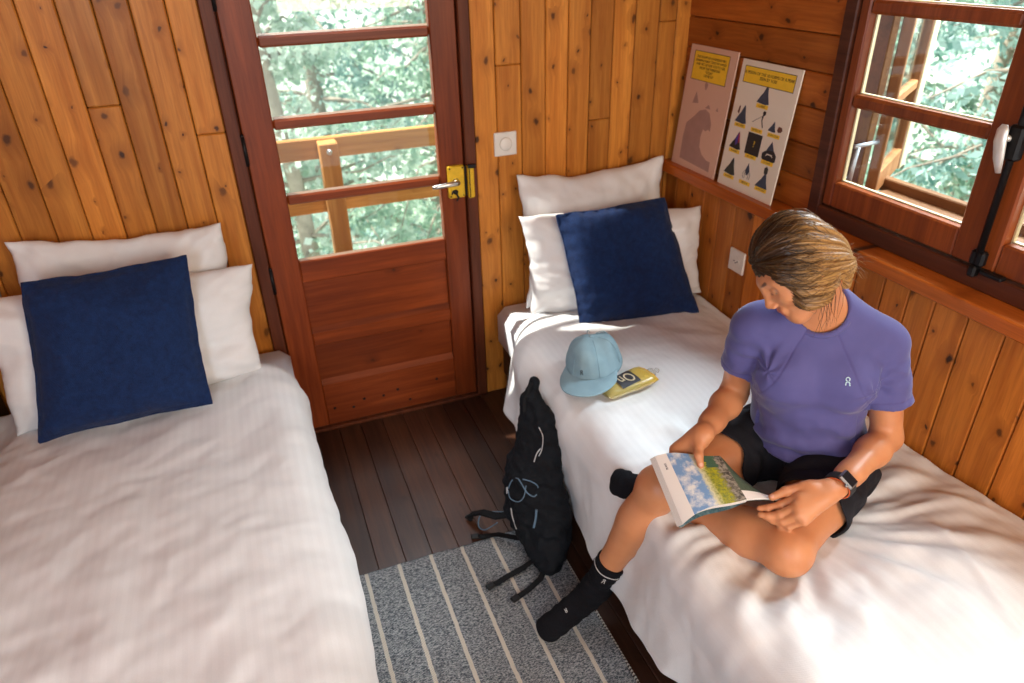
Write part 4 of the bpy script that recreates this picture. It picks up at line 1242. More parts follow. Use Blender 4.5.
# neckline and hem
nkd = unit(hd(0, -.03, -.06) - NB)
sh.add(cone(NB + nkd * .000 + chf * .018, NB + nkd * .14, .057, .085), .006, -1)
sh.cut(lambda p: .628 + .006 * np.sin(p[..., 0] * 22) - p[..., 2])
V, F = sh.surf(); V = relax(V, F, 2, .5); N = vnormals(V, F)
cl = (V - CC) @ CH
fo = .0028 * fbm(cl[:, 0] * 7, cl[:, 2] * 4, cl[:, 1] * 7, 3)
low = sstep(.90, .68, V[:, 2])
fo = fo + low * (.006 * np.sin(V[:, 2] * 75 + 9 * cl[:, 0] + 4 * fbm(cl[:, 0] * 5, V[:, 2] * 5, 2)) + .006 * fbm(cl[:, 0] * 12, V[:, 2] * 9, cl[:, 1] * 6, 3))
# creases from each armpit
for S_, E_, sg in ((RS, RE, -1), (LS, LE, 1)):
    ap = lerp(S_, E_, .28) + chf * .03 - CH @ np.array((sg * .045, 0, 0)); q = V - ap; d = np.linalg.norm(q, axis=1)
    an = np.arctan2(q @ chu, q @ chl)
    fo = fo + .003 * np.sin(an * 7 + 3 * fbm(V[:, 0] * 8, V[:, 1] * 8, V[:, 2] * 8)) * np.exp(-((d - .06) / .035) ** 2)
    t = (V - S_) @ unit(E_ - S_)
    fo = fo + .002 * np.sin(t * 95 + 3 * fbm(V[:, 0] * 10, V[:, 1] * 10, V[:, 2] * 10)) * np.exp(-((t - .10) / .06) ** 2) * (np.abs(cl[:, 0]) > .13)
# seams: raglan line from the neckline to the armpit
seam = np.full(len(V), 1.0)
for S_, E_, sg in ((RS, RE, -1), (LS, LE, 1)):
    n_ = lerp(NB, S_, .20); ap = lerp(S_, E_, .42) - CH @ np.array((sg * .055, 0, 0))
    pn = unit(np.cross(ap - n_, chf)); seam = np.minimum(seam, np.where(np.abs((V - n_) @ pn) < .02, np.abs((V - n_) @ pn), 1) + 10 * ((V - lerp(S_, NB, .5)) @ chu < -.20))
    t = (V - S_) @ unit(E_ - S_) - np.linalg.norm(E_ - S_) * (.54 if sg < 0 else .60) + .018
    seam = np.minimum(seam, np.where(np.linalg.norm(np.cross(V - S_, unit(E_ - S_)), axis=1) < .085, np.abs(t), 1) + 10 * (np.abs(cl[:, 0]) < .12))
col = np.zeros((len(V), 3)); col[:, 0] = sstep(.0035, .0008, seam)
for S_, E_ in ((RS, RE), (LS, LE)):
    d_ = unit(E_ - S_); q_ = V - S_; w_ = q_ - (q_ @ d_)[:, None] * d_; m_ = (np.linalg.norm(w_, axis=1) < .09) & (q_ @ d_ > .05) & ((N * w_).sum(1) < 0)
    fo = np.where(m_, -.3 * fo, fo)
V = V + N * (fo - .0012 * col[:, 0])[:, None]
def shirtmat():
    t = NT('lavender_jersey'); v = t.obj(); at = t.n('ShaderNodeAttribute', attribute_name='bd'); bd = t.sep(at.outputs['Vector'])
    n = t.noise(v, 25, 4); n2 = t.noise(v, 900, 2)
    c = t.mix(n, (.078, .076, .225), (.105, .10, .28))
    c = t.mix(t.math('MULTIPLY', bd[0], .55), c, (.07, .06, .2))
    t.bsdf(c, .75, t.bump(n2, .25, .0008), spec=.25, **{'Sheen Weight': .25, 'Sheen Roughness': .4}); return t.m
shirt = under(np_mesh('t_shirt', V, F, shirtmat(), None, col)); shirt['label'] = 'lavender t-shirt with a small pale logo on the chest'
from mathutils.bvhtree import BVHTree
bv = BVHTree.FromPolygons([tuple(x) for x in V], [tuple(int(i) for i in f) for f in F])
def on_surface(bvh, p, d, off=.0008):
    h = bvh.ray_cast(Vector(p) - Vector(d) * .2, Vector(d))
    return (h[0] - Vector(d) * off) if h[0] is not None else Vector(p)
# neck rib
ring = []
for k in range(41):
    a = 2 * PI * k / 40
    e1_ = unit(np.cross(nkd, chf)); e2_ = np.cross(e1_, nkd)
    c0 = NB + nkd * .012 + chf * .020
    dirv = e1_ * math.cos(a) + e2_ * math.sin(a)
    ring.append(c0 + dirv * .0645 + nkd * (.006 * math.sin(a)) - nkd * .012 * max(0, float(dirv @ chf)))
b = MB(); b.tube(ring, .0075, 8, cap=False, flat=.7); 
rib = b.build('neck_rib', bpy.data.materials['lavender_jersey']); rib.parent = shirt
# logo on the left chest: a ring with an arch below, turned along the chest
lc = np.array((1.240, 1.102, .9))
lcl = (lc - CC) @ CH
def logo(bvh, centre, ex, ey, d, s, r, mat, name, parent):
    g = MB()
    ringp = [(math.cos(a) * .5 + 0, math.sin(a) * .5 + .75) for a in np.linspace(-.35 * PI, 1.45 * PI, 22)]
    tail = [(.42, .95), (.75, 1.0)]
    arch = [(-.5, -.95)] + [(-.5 * math.cos(a), -.45 + .5 * math.sin(a)) for a in np.linspace(0, PI, 12)] + [(.5, -.95), (.72, -.95)]
    for pl in (ringp, arch):
        g.tube([on_surface(bvh, np.array(centre) + np.array(ex) * u * s + np.array(ey) * v * s, d) for u, v in pl], r, 6)
    o = g.build(name, mat); o.parent = parent; return o
PALE = plain('pale_print', (.45, .62, .72), .5)
logo(bv, CC + CH @ np.array((.062, .10, .035)), CH[:, 0], CH[:, 2], -CH[:, 1], .0085, .0016, PALE, 'chest_logo', shirt)

# ---- shorts
so_ = Field((.98, .84, .44), (1.54, 1.44, .78), SH)
for p, k in ((ell(PEL, (.170, .125, .115), PE), .02),): so_.add(p, k)
def shortleg(hip, knee, tend, r0, r1):
    f = Field(np.minimum(hip, knee) - .13, np.maximum(hip, knee) + .13, SH); d = unit(knee - hip); L = np.linalg.norm(knee - hip)
    f.add(cone(hip, lerp(hip, knee, tend + .2), r0, r1), .03)
    f.cut(lambda p: (p - hip) @ d - L * tend - .012 * np.sin(p[..., 2] * 40 + p[..., 1] * 30))
    f.add(cone(lerp(hip, knee, tend - .10), lerp(hip, knee, tend + .3), r1 - .005, r1 - .004), .002, -1)
    return f
so_.merge(shortleg(RH, RK, .44, .103, .094), .03); so_.merge(shortleg(LH, LK, .56, .104, .092), .03)
so_.cut(lambda p: p[..., 2] - .70)
V, F = so_.surf(); V = relax(V, F, 2, .5); N = vnormals(V, F)
fo = .006 * fbm(V[:, 0] * 9, V[:, 1] * 9, V[:, 2] * 9, 3) + .005 * np.sin(V[:, 0] * 50 + V[:, 1] * 60 + 4 * fbm(V[:, 0] * 6, V[:, 1] * 6, V[:, 2] * 6))
for S_, E_ in ((RH, RK), (LH, LK)):
    d_ = unit(E_ - S_); q_ = V - S_; w_ = q_ - (q_ @ d_)[:, None] * d_; m_ = (np.linalg.norm(w_, axis=1) < .12) & (q_ @ d_ > .05) & ((N * w_).sum(1) < 0)
    fo = np.where(m_, -.5 * fo, fo)
    te_ = (.44 if E_ is RK else .56) * np.linalg.norm(E_ - S_); fo = fo * np.where(np.linalg.norm(w_, axis=1) < .13, 1 - .85 * sstep(te_ - .05, te_ - .02, q_ @ d_), 1)
V = V + N * fo[:, None]
shorts = under(np_mesh('shorts', V, F, fabric('black_shorts', (.012, .013, .019), .8, 1500, var=.2, spec=.25))); shorts['label'] = 'black running shorts'

# ---- socks
BLACKK = fabric('black_knit', (.009, .009, .012), .95, 2200, var=.25, bump=.6, spec=.15)
SOLE = fabric('charcoal_knit', (.045, .043, .045), .95, 2200, var=.2, bump=.6, spec=.15)
def sock(knee, ank, toe, up_len):
    P = np.stack([ank, toe, lerp(ank, knee, up_len)]); f = Field(P.min(0) - .08, P.max(0) + .08, .0028)
    d = unit(ank - knee); L = np.linalg.norm(ank - knee)
    f.add(cone(lerp(ank, knee, up_len + .12), ank, .0485, .0365), .02)
    foot(f, ank, toe, d, .0065)
    f.cut(lambda p: -((p - knee) @ d - L * (1 - up_len)))
    V, F = f.surf(); V = relax(V, F, 2, .5); N = vnormals(V, F)
    t = (V - knee) @ d
    V = V + N * (.0012 * np.sin(t * 260) + .003 * fbm(V[:, 0] * 30, V[:, 1] * 30, V[:, 2] * 30, 2))[:, None]
    o = under(np_mesh('sock', V, F, BLACKK)); 
    bvh = BVHTree.FromPolygons([tuple(x) for x in V], [tuple(int(i) for i in q) for q in F])
    return o, d, bvh
s1_, d1, bs = sock(RK, RA, RT, .30)
s1_['label'] = 'black sock with a thin white line near its top, on the foot on the floor'
def band(t0, r, w, mat, name, par, ank, knee):
    c = lerp(ank, knee, t0); d = unit(knee - ank); e1_ = unit(np.cross(d, (1, .2, .1))); e2_ = np.cross(d, e1_)
    g = MB(); pts = []
    for k in range(33):
        a = 2 * PI * k / 32; dv = e1_ * math.cos(a) + e2_ * math.sin(a)
        pts.append(on_surface(bs, c, -dv, .0006) if False else tuple(np.array(bs.ray_cast(Vector(c + dv * .12), Vector(-dv))[0] if bs.ray_cast(Vector(c + dv * .12), Vector(-dv))[0] is not None else c + dv * r)))
    g.tube(pts, w, 6, cap=False); o = g.build(name, mat); o.parent = par; return o
WHITEK = plain('white_yarn', (.55, .55, .55), .9)
band(.235, .04, .0014, WHITEK, 'white_band', s1_, RA, RK)
side = unit(np.array((-.55, -.75, .1)))
logo(bs, lerp(RA, RK, .19) + np.array((-.02, -.03, 0)), unit(np.cross(side, unit(RK - RA))), unit(RK - RA), -side, .0065, .0012, WHITEK, 'sock_logo', s1_)
logo(bs, lerp(RA, RT, .62), unit(RT - RA), unit(np.cross((0, 0, 1), unit(RT - RA))), np.array((0, .3, -.95)), .0055, .0010, WHITEK, 'foot_logo', s1_)
s2_, d2, _b = sock(LK, LA, LT, .25); s2_['label'] = 'black sock on the foot tucked up on the bed'

# ---- hair, combed back into a low knot
hf = Field(HC - .19, HC + .19, H)
hf.add(E3(0, -.012, .036, (.086, .101, .101)), .01)
for sg in (-1, 1):
    hf.add(E3(sg * .060, .014, -.024, (.027, .072, .080)), .03)
hf.add(E3(0, -.080, -.030, (.062, .042, .066)), .04)
hf.add(E3(0, -.092, -.062, (.027, .022, .028)), .02)
hf.add(cone(hd(0, -.088, -.072), hd(.012, -.070, -.110), .020, .010), .02)
# leave the face free
def face(p):
    q = (p - HC) @ HR / HS; l, f, u = q[..., 0], q[..., 1], q[..., 2]
    line = .030 + .30 * (np.abs(l) / .075) ** 2 * .0
    # hairline: high on the forehead, coming down in front of the ears
    hairline = .052 - np.clip((u - .0) / .075, 0, 1.2) * .006 + np.clip(.062 - u, 0, .2) * .0
    edge = .084 - .75 * np.clip(np.abs(l) - .022, 0, .1) ** 1.12
    up = .076 - 13.0 * l * l
    d1 = u - up; d2 = edge - f
    return -np.maximum(d1 * .8, d2 * .8) * HS
hf.cut(lambda p: face(p) - 0)
V, F = hf.surf(); V = relax(V, F, 3, .5); N = vnormals(V, F)
def flow(V):
    q = (V - HC) @ HR / HS
    a = np.array((.012, .100, .085)); k = np.array((0, -.104, -.060)); ax = unit(k - a)
    r = q - a; t = r @ ax; w = r - t[:, None] * ax
    e1_ = unit(np.cross(ax, (1, 0, 0))); e2_ = np.cross(ax, e1_)
    return np.arctan2(w @ e2_, w @ e1_), t, np.linalg.norm(w, axis=1)
ph, tt, rr_ = flow(V)
hq = (V - HC) @ HR / HS
cs, sn = np.cos(ph), np.sin(ph)
g1 = fbm(cs * 9, sn * 9, tt * 5, 3); g2 = fbm(cs * 34, sn * 34, tt * 9, 2)
V = V + N * (.0042 * g1 + .0022 * g2 - .0015)[:, None]
col = np.zeros((len(V), 3))
col[:, 0] = np.clip(.5 + .75 * g2 + .35 * g1, 0, 1); col[:, 1] = sstep(.085, .185, tt + .03 * g1 + .22 * np.clip(hq[:, 0], -.1, .1)); col[:, 2] = np.clip(.5 + .9 * fbm(cs * 60, sn * 60, tt * 6, 2), 0, 1)  # dark front to golden side: hair's own tones, partly light painted into the colour
def hairmat():
    t = NT('hair'); at = t.n('ShaderNodeAttribute', attribute_name='bd'); bd = t.sep(at.outputs['Vector'])
    dark = t.mix(bd[2], (.010, .005, .0025), (.045, .020, .008)); lite = t.mix(bd[2], (.15, .065, .018), (.46, .26, .085))
    c = t.mix(t.math('MULTIPLY_ADD', bd[0], .40, t.math('MULTIPLY_ADD', bd[1], .95, -.22), clamp=True), dark, lite)
    t.bsdf(c, .40, t.bump(bd[2], .5, .001), spec=.35); return t.m
HAIR = hairmat()
hair = under(np_mesh('hair', V, F, HAIR, None, col)); hair['label'] = 'brown to blonde hair combed back into a low knot'
# loose strands
g = MB(); rs = np.random.RandomState(3)
bh = BVHTree.FromPolygons([tuple(x) for x in V], [tuple(int(i) for i in q) for q in F])
for i in range(330):
    a0 = rs.rand() * 2 * PI; t0 = .02 + .10 * rs.rand(); L = .05 + .09 * rs.rand()
    a = np.array((.012, .100, .085)); k = np.array((0, -.104, -.060)); ax = unit(k - a); e1_ = unit(np.cross(ax, (1, 0, 0))); e2_ = np.cross(ax, e1_)
    pts = []; lift = rs.rand() ** 3 * .010
    for j in range(9):
        t = t0 + L * j / 8
        if t > .235: break
        ph_ = a0 + .10 * math.sin(j * .6 + i); dv = HR @ (e1_ * math.cos(ph_) + e2_ * math.sin(ph_)); c0 = HC + HR @ (HS * (a + ax * t))
        h = bh.ray_cast(Vector(c0 + dv * .2), Vector(-dv))
        if h[0] is None or (Vector(h[0]) - Vector(c0)).dot(Vector(dv)) < .02: break
        pts.append(np.array(h[0]) + dv * (.0008 + lift * math.sin(PI * min(1, j / 8)) ))
    if len(pts) > 3: 
        g.cur = (rs.rand(), float(sstep(.07, .18, t0 + L / 2)), .3 + .5 * rs.rand()); g.tube(pts, [.0005 + .0004 * rs.rand()] * len(pts), 4, cap=False)
for i in range(30):            # wisps at the nape and the knot
    p0 = hd(.02 * rs.randn(), -.10 + .02 * rs.randn(), -.07 + .02 * rs.randn()); d0 = HR @ np.array((.5 * rs.randn(), -.7 + .5 * rs.randn(), -.3 + .5 * rs.randn())); d0 = unit(d0)
    L = .02 + .03 * rs.rand(); g.cur = (rs.rand(), 1, rs.rand())
    g.tube([p0 + d0 * L * s_ + np.array((0, 0, -.02)) * s_ * s_ for s_ in (0, .3, .6, 1)], [.0005, .0005, .0004, .0002], 4, cap=False)
for i in range(14):            # strands that fall in front of the neck
    p0 = hd(.062 + .006 * rs.randn(), -.02 + .02 * rs.randn(), -.07); g.cur = (rs.rand(), .5, .3 * rs.rand())
    g.tube([p0, p0 + np.array((.004 * rs.randn(), -.012, -.025)), p0 + np.array((.008 * rs.randn(), -.02, -.055)), p0 + np.array((.012 * rs.randn(), -.024, -.085 - .02 * rs.rand()))], [.0007, .0007, .0005, .0003], 4, cap=False)
o = g.build('loose_strands', HAIR, None, True, True); o.parent = hair; o['kind'] = 'stuff'

# ---- watch on the left wrist
wt = empty('watch'); wt.parent = per; wt.matrix_parent_inverse = Matrix.Translation((-1.15, -1.15, 0)); wt['label'] = 'black watch with a square steel case'
ad = unit(LW - LE); up_ = np.array((.35, .3, .9)); up_ = unit(up_ - ad * (up_ @ ad)); sd_ = np.cross(ad, up_)
wc = lerp(LE, LW, .93)
def wp(a, u, s): return wc + ad * a + up_ * u + sd_ * s
g = MB()
for off in (-.0095, -.0048, 0, .0048, .0095):
    g.tube([wp(off, .0262 * math.sin(t), .0325 * math.cos(t)) for t in np.linspace(0, 2 * PI, 37)], .0034, 8, cap=False)
o = g.build('strap', plain('black_strap', (.015, .015, .016), .6)); o.parent = wt
face_dir = unit(up_ * .75 + sd_ * (-.66)) if (sd_ @ np.array((0, -1, 0))) < 0 else unit(up_ * .75 + sd_ * .66)
cx_ = wc + face_dir * .031; tx = ad; ty = np.cross(face_dir, ad)
MW = Matrix(((tx[0], ty[0], face_dir[0], cx_[0]), (tx[1], ty[1], face_dir[1], cx_[1]), (tx[2], ty[2], face_dir[2], cx_[2]), (0, 0, 0, 1)))
g = MB(); g.box(-.018, .018, -.020, .020, -.006, .005, .004, MW); g.lathe([(.004, 0), (.004, .005), (.003, .006)], 12, MW @ Matrix.Translation((.018, .006, 0)) @ Matrix.Rotation(PI / 2, 4, 'Y'))
cs_ = g.build('case', plain('steel_case', (.30, .30, .30), .3, .9)); cs_.parent = wt
g = MB(); g.box(-.0145, .0145, -.0165, .0165, .0045, .0058, .001, MW); o = g.build('dial', plain('watch_dial', (.01, .011, .013), .12)); o.parent = wt
g = MB(); ro_ = [wp(-.0 + .016, .0255 * math.sin(t), .0315 * math.cos(t)) for t in np.linspace(0, 2 * PI, 37)]
g.tube(ro_, .0018, 6, cap=False); o = g.build('wristband', plain('orange_cord', (.5, .09, .02), .7)); o.parent = wt

# ================================================================== BOOK
bk = empty('open_book', tuple(BK(.16, .06, 0)))
tag(bk, 'open paperback guide book with a mountain photo on its page, held in both hands', 'book')
BI = Matrix.Translation(-Vector(BK(.16, .06, 0)))
def ub(o): o.parent = bk; o.matrix_parent_inverse = BI; return o
FL, NL = np.array((.821, 1.196, .690)), np.array((.791, 1.011, .632))
GF, GN = np.array((.967, 1.126, .698)), np.array((.957, .998, .664))
FRt, NRt = np.array((1.003, 1.050, .630)), np.array((1.040, .960, .662))
# measure the true sides so that the page keeps its length
def pagesurf(u, v):
    """u 0..1 from the outer edge of the left page to the gutter, v 0..1 from the far to the near edge"""
    P = (1 - u)[..., None] * ((1 - v)[..., None] * FL + v[..., None] * NL) + u[..., None] * ((1 - v)[..., None] * GF + v[..., None] * GN)
    arch = .020 * np.sin(PI * np.clip(u, 0, 1) ** .8) * (.35 + .65 * v) + .004 * np.sin(2 * PI * u)
    return P + arch[..., None] * np.array((0, 0, 1.0))
def rightsurf(u, v):
    P = (1 - u)[..., None] * ((1 - v)[..., None] * GF + v[..., None] * GN) + u[..., None] * ((1 - v)[..., None] * FRt + v[..., None] * NRt)
    return P + (.006 * np.sin(PI * u))[..., None] * np.array((0, 0, 1.0))
def slab(fn, thick, mat, name, down, nu=40, nv=40, layers=1, fan=0.0):
    u = np.linspace(0, 1, nu); v = np.linspace(0, 1, nv); U_, V_ = np.meshgrid(u, v, indexing='ij')
    T = fn(U_, V_); dn = np.array(down); dn = dn / np.linalg.norm(dn)
    B_ = T + dn * (thick if np.isscalar(thick) else thick(U_, V_)[..., None])
    if fan: B_ = B_ + fan * (FL - GF) / np.linalg.norm(FL - GF) * (1 - U_)[..., None]
    N_ = nu * nv; verts = np.concatenate([T.reshape(-1, 3), B_.reshape(-1, 3)]); f0 = grid_faces(nu, nv)
    fs = [f[::-1] for f in f0] + [tuple(N_ + i for i in f) for f in f0]
    rim = [i * nv for i in range(nu)] + [(nu - 1) * nv + j for j in range(1, nv)] + [i * nv + nv - 1 for i in range(nu - 2, -1, -1)] + [j for j in range(nv - 2, 0, -1)]
    for k in range(len(rim)):
        a, c = rim[k], rim[(k + 1) % len(rim)]; fs.append((a, c, N_ + c, N_ + a))
    o = mesh(name, verts, fs, mat, smooth=False)
    uv = o.data.uv_layers.new(name='page')
    fl = np.concatenate([np.stack([U_, V_], -1).reshape(-1, 2)] * 2)
    li = np.zeros(len(o.data.loops), np.int32); o.data.loops.foreach_get('vertex_index', li)
    uv.data.foreach_set('uv', fl[li].ravel().astype(np.float32))
    return ub(o)
def pagemat(kind):
    t = NT('page_' + kind); uvn = t.n('ShaderNodeUVMap', uv_map='page'); s = t.sep(uvn.outputs[0]); u, v = s[0], s[1]
    paper = (.86, .84, .80)
    if kind == 'left':
        # mountain view: sky towards the outer margin, meadow and trees towards the gutter
        w = t.comb(u, v, 0)
        n1 = t.noise(w, 5, 5, .6); n2 = t.noise(w, 16, 5, .7); n3 = t.noise(w, 42, 3, .7)
        sky = t.mix(t.ramp(n1, [(.45, 0), (.62, 1)]), (.20, .36, .62), (.78, .80, .80))
        hazy = (.70, .68, .42)
        h = t.math('ADD', u, t.math('MULTIPLY_ADD', n2, .22, -.11))
        grass = t.mix(t.ramp(n2, [(.4, 0), (.62, 1)]), (.46, .44, .02), (.20, .25, .05)); grass = t.mix(t.ramp(n3, [(.55, 0), (.68, 1)]), grass, (.05, .07, .03))
        rocks = t.mix(t.ramp(n2, [(.4, 0), (.6, 1)]), (.05, .045, .035), (.36, .33, .27))
        c = t.mix(t.ramp(h, [(.50, 0), (.56, 1)]), sky, hazy); c = t.mix(t.ramp(h, [(.57, 0), (.66, 1)]), c, grass); c = t.mix(t.ramp(h, [(.80, 0), (.88, 1)]), c, rocks)
        forest = t.math('MULTIPLY', t.math('LESS_THAN', v, .26), t.math('MULTIPLY', t.math('GREATER_THAN', h, .70), t.math('LESS_THAN', h, .88)))
        c = t.mix(forest, c, t.mix(n3, (.03, .07, .05), (.10, .20, .12)))
        inside = t.math('GREATER_THAN', u, .17)
        c = t.mix(inside, paper, c)
        tx = t.math('MULTIPLY', t.math('MULTIPLY', t.math('GREATER_THAN', u, .075), t.math('LESS_THAN', u, .105)), t.math('MULTIPLY', t.math('GREATER_THAN', v, .15), t.math('LESS_THAN', v, .25)))
        c = t.mix(t.math('MULTIPLY', tx, t.math('GREATER_THAN', t.noise(w, 90, 1), .48)), c, (.08, .08, .08))
    elif kind == 'right':
        w = t.comb(u, v, 0); n2 = t.noise(w, 20, 4)
        c = t.mix(t.math('LESS_THAN', v, .80), paper, t.mix(n2, (.04, .07, .045), (.13, .17, .11)))
    elif kind == 'edge':
        o3 = t.sep(t.obj()); st = t.math('SINE', t.math('MULTIPLY', t.math('ADD', t.math('MULTIPLY', o3[2], 1.0), t.math('MULTIPLY', t.noise(t.obj(), 30, 2), .004)), 3800))
        c = t.mix(t.math('MULTIPLY_ADD', st, .5, .5), (.60, .57, .52), (.84, .82, .78))
    else:
        w = t.comb(u, v, 0); n2 = t.noise(w, 7, 5, .7)
        c = t.mix(t.ramp(n2, [(.42, 0), (.6, 1)]), (.035, .10, .13), (.16, .24, .25))
        c = t.mix(t.ramp(t.noise(w, 18, 4, .7), [(.62, 0), (.68, 1)]), c, (.45, .16, .05))
    t.bsdf(c, .32 if kind != 'edge' else .8, spec=.35); return t.m
edge_m = pagemat('edge')
ln = np.cross(GF - FL, NL - FL); ln = -ln if ln[2] > 0 else ln; ln = ln / np.linalg.norm(ln)
slab(lambda U_, V_: pagesurf(U_, V_), .0003, pagemat('left'), 'page', ln)
slab(lambda U_, V_: pagesurf(U_, V_) + ln * .0004, .0135, edge_m, 'page_block', ln, fan=.012)
slab(lambda U_, V_: pagesurf(U_, V_) + ln * (.0142 + .022 * np.sin(PI * U_) * V_)[..., None], .0009, pagemat('cover'), 'cover', ln, fan=.008)
rn = np.array((-.15, -.1, -1.0))
slab(lambda U_, V_: rightsurf(U_, V_), .0003, pagemat('right'), 'page', rn)
slab(lambda U_, V_: rightsurf(U_, V_) + unit(rn) * .0004, .0035, edge_m, 'page_block', rn)
slab(lambda U_, V_: rightsurf(U_, V_) + unit(rn) * .0042, .0009, bpy.data.materials['page_cover'], 'cover', rn)
# ================================================================== BACKPACK
PK = fabric('black_pack_cloth', (.007, .009, .013), .8, 1100, var=.25, bump=.5, spec=.2)
WEB = fabric('black_webbing', (.010, .011, .013), .8, 1800, var=.2, bump=.5)
CORDB = plain('blue_cord', (.10, .17, .25), .6)
SECT = [((.630, 1.535, .052), .043), ((.648, 1.580, .090), .070), ((.645, 1.645, .160), .097), ((.648, 1.690, .230), .092), ((.662, 1.735, .280), .084), ((.695, 1.757, .360), .068), ((.705, 1.790, .430), .054), ((.705, 1.842, .480), .029), ((.728, 1.875, .530), .011)]
SECT = [((p[0] + .034, p[1] - .012, p[2]), r * 1.13) for p, r in SECT]
PACKSECT = SECT
out_ = unit((-.82, -.42, .38))
pf = Field((.44, 1.36, -.02), (.86, 1.95, .60), .003)
for (a, ra), (b_, rb) in zip(SECT[:-1], SECT[1:]):
    pf.add(flatcone(a, b_, ra, rb, out_, .66 if ra > .05 else .8), .035)
C0 = np.array(SECT[2][0])
axis = unit(np.array(SECT[5][0]) - np.array(SECT[1][0])); wid = unit(np.cross(axis, out_)); wid = wid if wid[0] > 0 else -wid
def pp(k, w, o): return np.array(SECT[k][0]) + wid * w + out_ * o
pf.add(flatcone(pp(2, .0, .042), pp(4, -.005, .042), .066, .058, out_, .35), .012)           # front pocket
pf.add(flatcone(pp(2, .085, .0), pp(4, .075, .0), .026, .022, wid, .6), .010); pf.add(flatcone(pp(2, -.085, .0), pp(4, -.075, .0), .026, .022, wid, .6), .010)   # side pockets
pf.add(flatcone(pp(5, -.03, .02), pp(6, .045, .02), .030, .026, out_, .5), .012)
V, F = pf.surf(); V = relax(V, F, 2, .5); N = vnormals(V, F)
q = V - C0
fo = .006 * fbm(V[:, 0] * 16, V[:, 1] * 16, V[:, 2] * 13, 4) + .003 * np.sin((q @ axis) * 95 + 5 * fbm(V[:, 0] * 7, V[:, 1] * 7, V[:, 2] * 7)) + .0035 * np.sin((q @ wid) * 60 + (q @ axis) * 50 + 4 * fbm(V[:, 0] * 9, V[:, 1] * 9, V[:, 2] * 9))
V = V + N * fo[:, None]; V[:, 2] = np.maximum(V[:, 2], .013)
pk = empty('backpack', (.66, 1.6, .0)); tag(pk, 'black soft backpack slumped against the side of the right bed beside the rug', 'backpack')
PI_ = Matrix.Translation((-.66, -1.6, 0))
def upk(o): o.parent = pk; o.matrix_parent_inverse = PI_; return o
upk(np_mesh('bag', V, F, PK))
bp = BVHTree.FromPolygons([tuple(x) for x in V], [tuple(int(i) for i in f) for f in F])
cam_d = unit(np.array((.62, 1.6, .25)) - np.array((0, 0, 1.84)))
def ons(k, w, off=.001, d=None):
    """a point on the cloth facing out"""
    kk = int(k); fr = k - kk; c = lerp(SECT[kk][0], SECT[min(kk + 1, 8)][0], fr) + wid * w
    d = -out_ if d is None else d
    return np.array(on_surface(bp, c, d, off))
def strap_on(pts, w, mat, name, th=.0018):
    g = MB(); P = [np.array(p) for p in pts]; n = len(P); vs = []; fs = []
    for i, p in enumerate(P):
        t = unit(P[min(i + 1, n - 1)] - P[max(i - 1, 0)]); s_ = np.cross(t, np.array((0, 0, 1)) if abs(t[2]) < .8 else out_); s_ = unit(s_); u_ = np.cross(s_, t)
        vs += [p + s_ * w + u_ * th, p - s_ * w + u_ * th, p - s_ * w - u_ * th, p + s_ * w - u_ * th]
    for i in range(n - 1):
        for k in range(4): fs.append((i * 4 + k, i * 4 + (k + 1) % 4, i * 4 + 4 + (k + 1) % 4, i * 4 + 4 + k))
    fs.append((3, 2, 1, 0)); fs.append(tuple(range(n * 4 - 4, n * 4)))
    g.add(vs, fs); return upk(g.build(name, mat))
def tab(c, d, name='buckle'):
    d = unit(d); s_ = unit(np.cross(d, (0, 0, 1))); M = Matrix(((d[0], s_[0], 0, c[0]), (d[1], s_[1], 0, c[1]), (0, 0, 1, c[2]), (0, 0, 0, 1)))
    g = MB(); g.box(-.014, .014, -.011, .011, -.005, .006, .003, M); return upk(g.build(name, BLACKMETAL))
# webbing ends lying on the rug
strap_on([pp(0, -.01, .02), (.640, 1.560, .040), (.59, 1.552, .022), (.53, 1.538, .0215), (.475, 1.522, .0215)], .0095, WEB, 'strap'); tab((.462, 1.519, .024), (-1, -.25, 0))
strap_on([pp(0, .03, .02), (.665, 1.520, .050), (.625, 1.485, .026), (.575, 1.462, .0215), (.53, 1.447, .0215)], .0095, WEB, 'strap'); tab((.519, 1.443, .024), (-1, -.35, 0))
# hip belt end and loops on the far side
strap_on([pp(2, -.085, .0), (.565, 1.735, .10), (.530, 1.80, .075), (.502, 1.845, .035), (.497, 1.85, .012)], .014, WEB, 'hip_strap', .004); tab((.497, 1.853, .014), (-.4, .9, 0))
strap_on([pp(1, -.06, .0), (.56, 1.72, .03), (.52, 1.745, .012), (.492, 1.757, .010)], .010, WEB, 'strap'); tab((.488, 1.758, .012), (-1, .2, 0))
def cord(pts, r, mat, name):
    g = MB(); P = [np.array(p) for p in pts]; Q = []
    for i in range(len(P) - 1):
        p0, p1, p2, p3 = P[max(i - 1, 0)], P[i], P[i + 1], P[min(i + 2, len(P) - 1)]
        for t in np.linspace(0, 1, 7)[:-1]: Q.append(.5 * ((2 * p1) + (-p0 + p2) * t + (2 * p0 - 5 * p1 + 4 * p2 - p3) * t * t + (-p0 + 3 * p1 - 3 * p2 + p3) * t ** 3))
    Q.append(P[-1]); g.tube(Q, r, 6); return upk(g.build(name, mat))
cord([pp(2, -.10, .0), (.54, 1.80, .07), (.515, 1.80, .02), (.53, 1.775, .012), (.57, 1.745, .06)], .0022, CORDB, 'cord')
cord([ons(3.2, -.055), ons(3.6, -.03), ons(3.75, .0), ons(3.5, .02, .004), ons(3.05, .035, .004), ons(2.9, .055), ons(3.3, .068, .003), ons(3.55, .05, .003), ons(3.7, .02)], .0022, CORDB, 'cord')
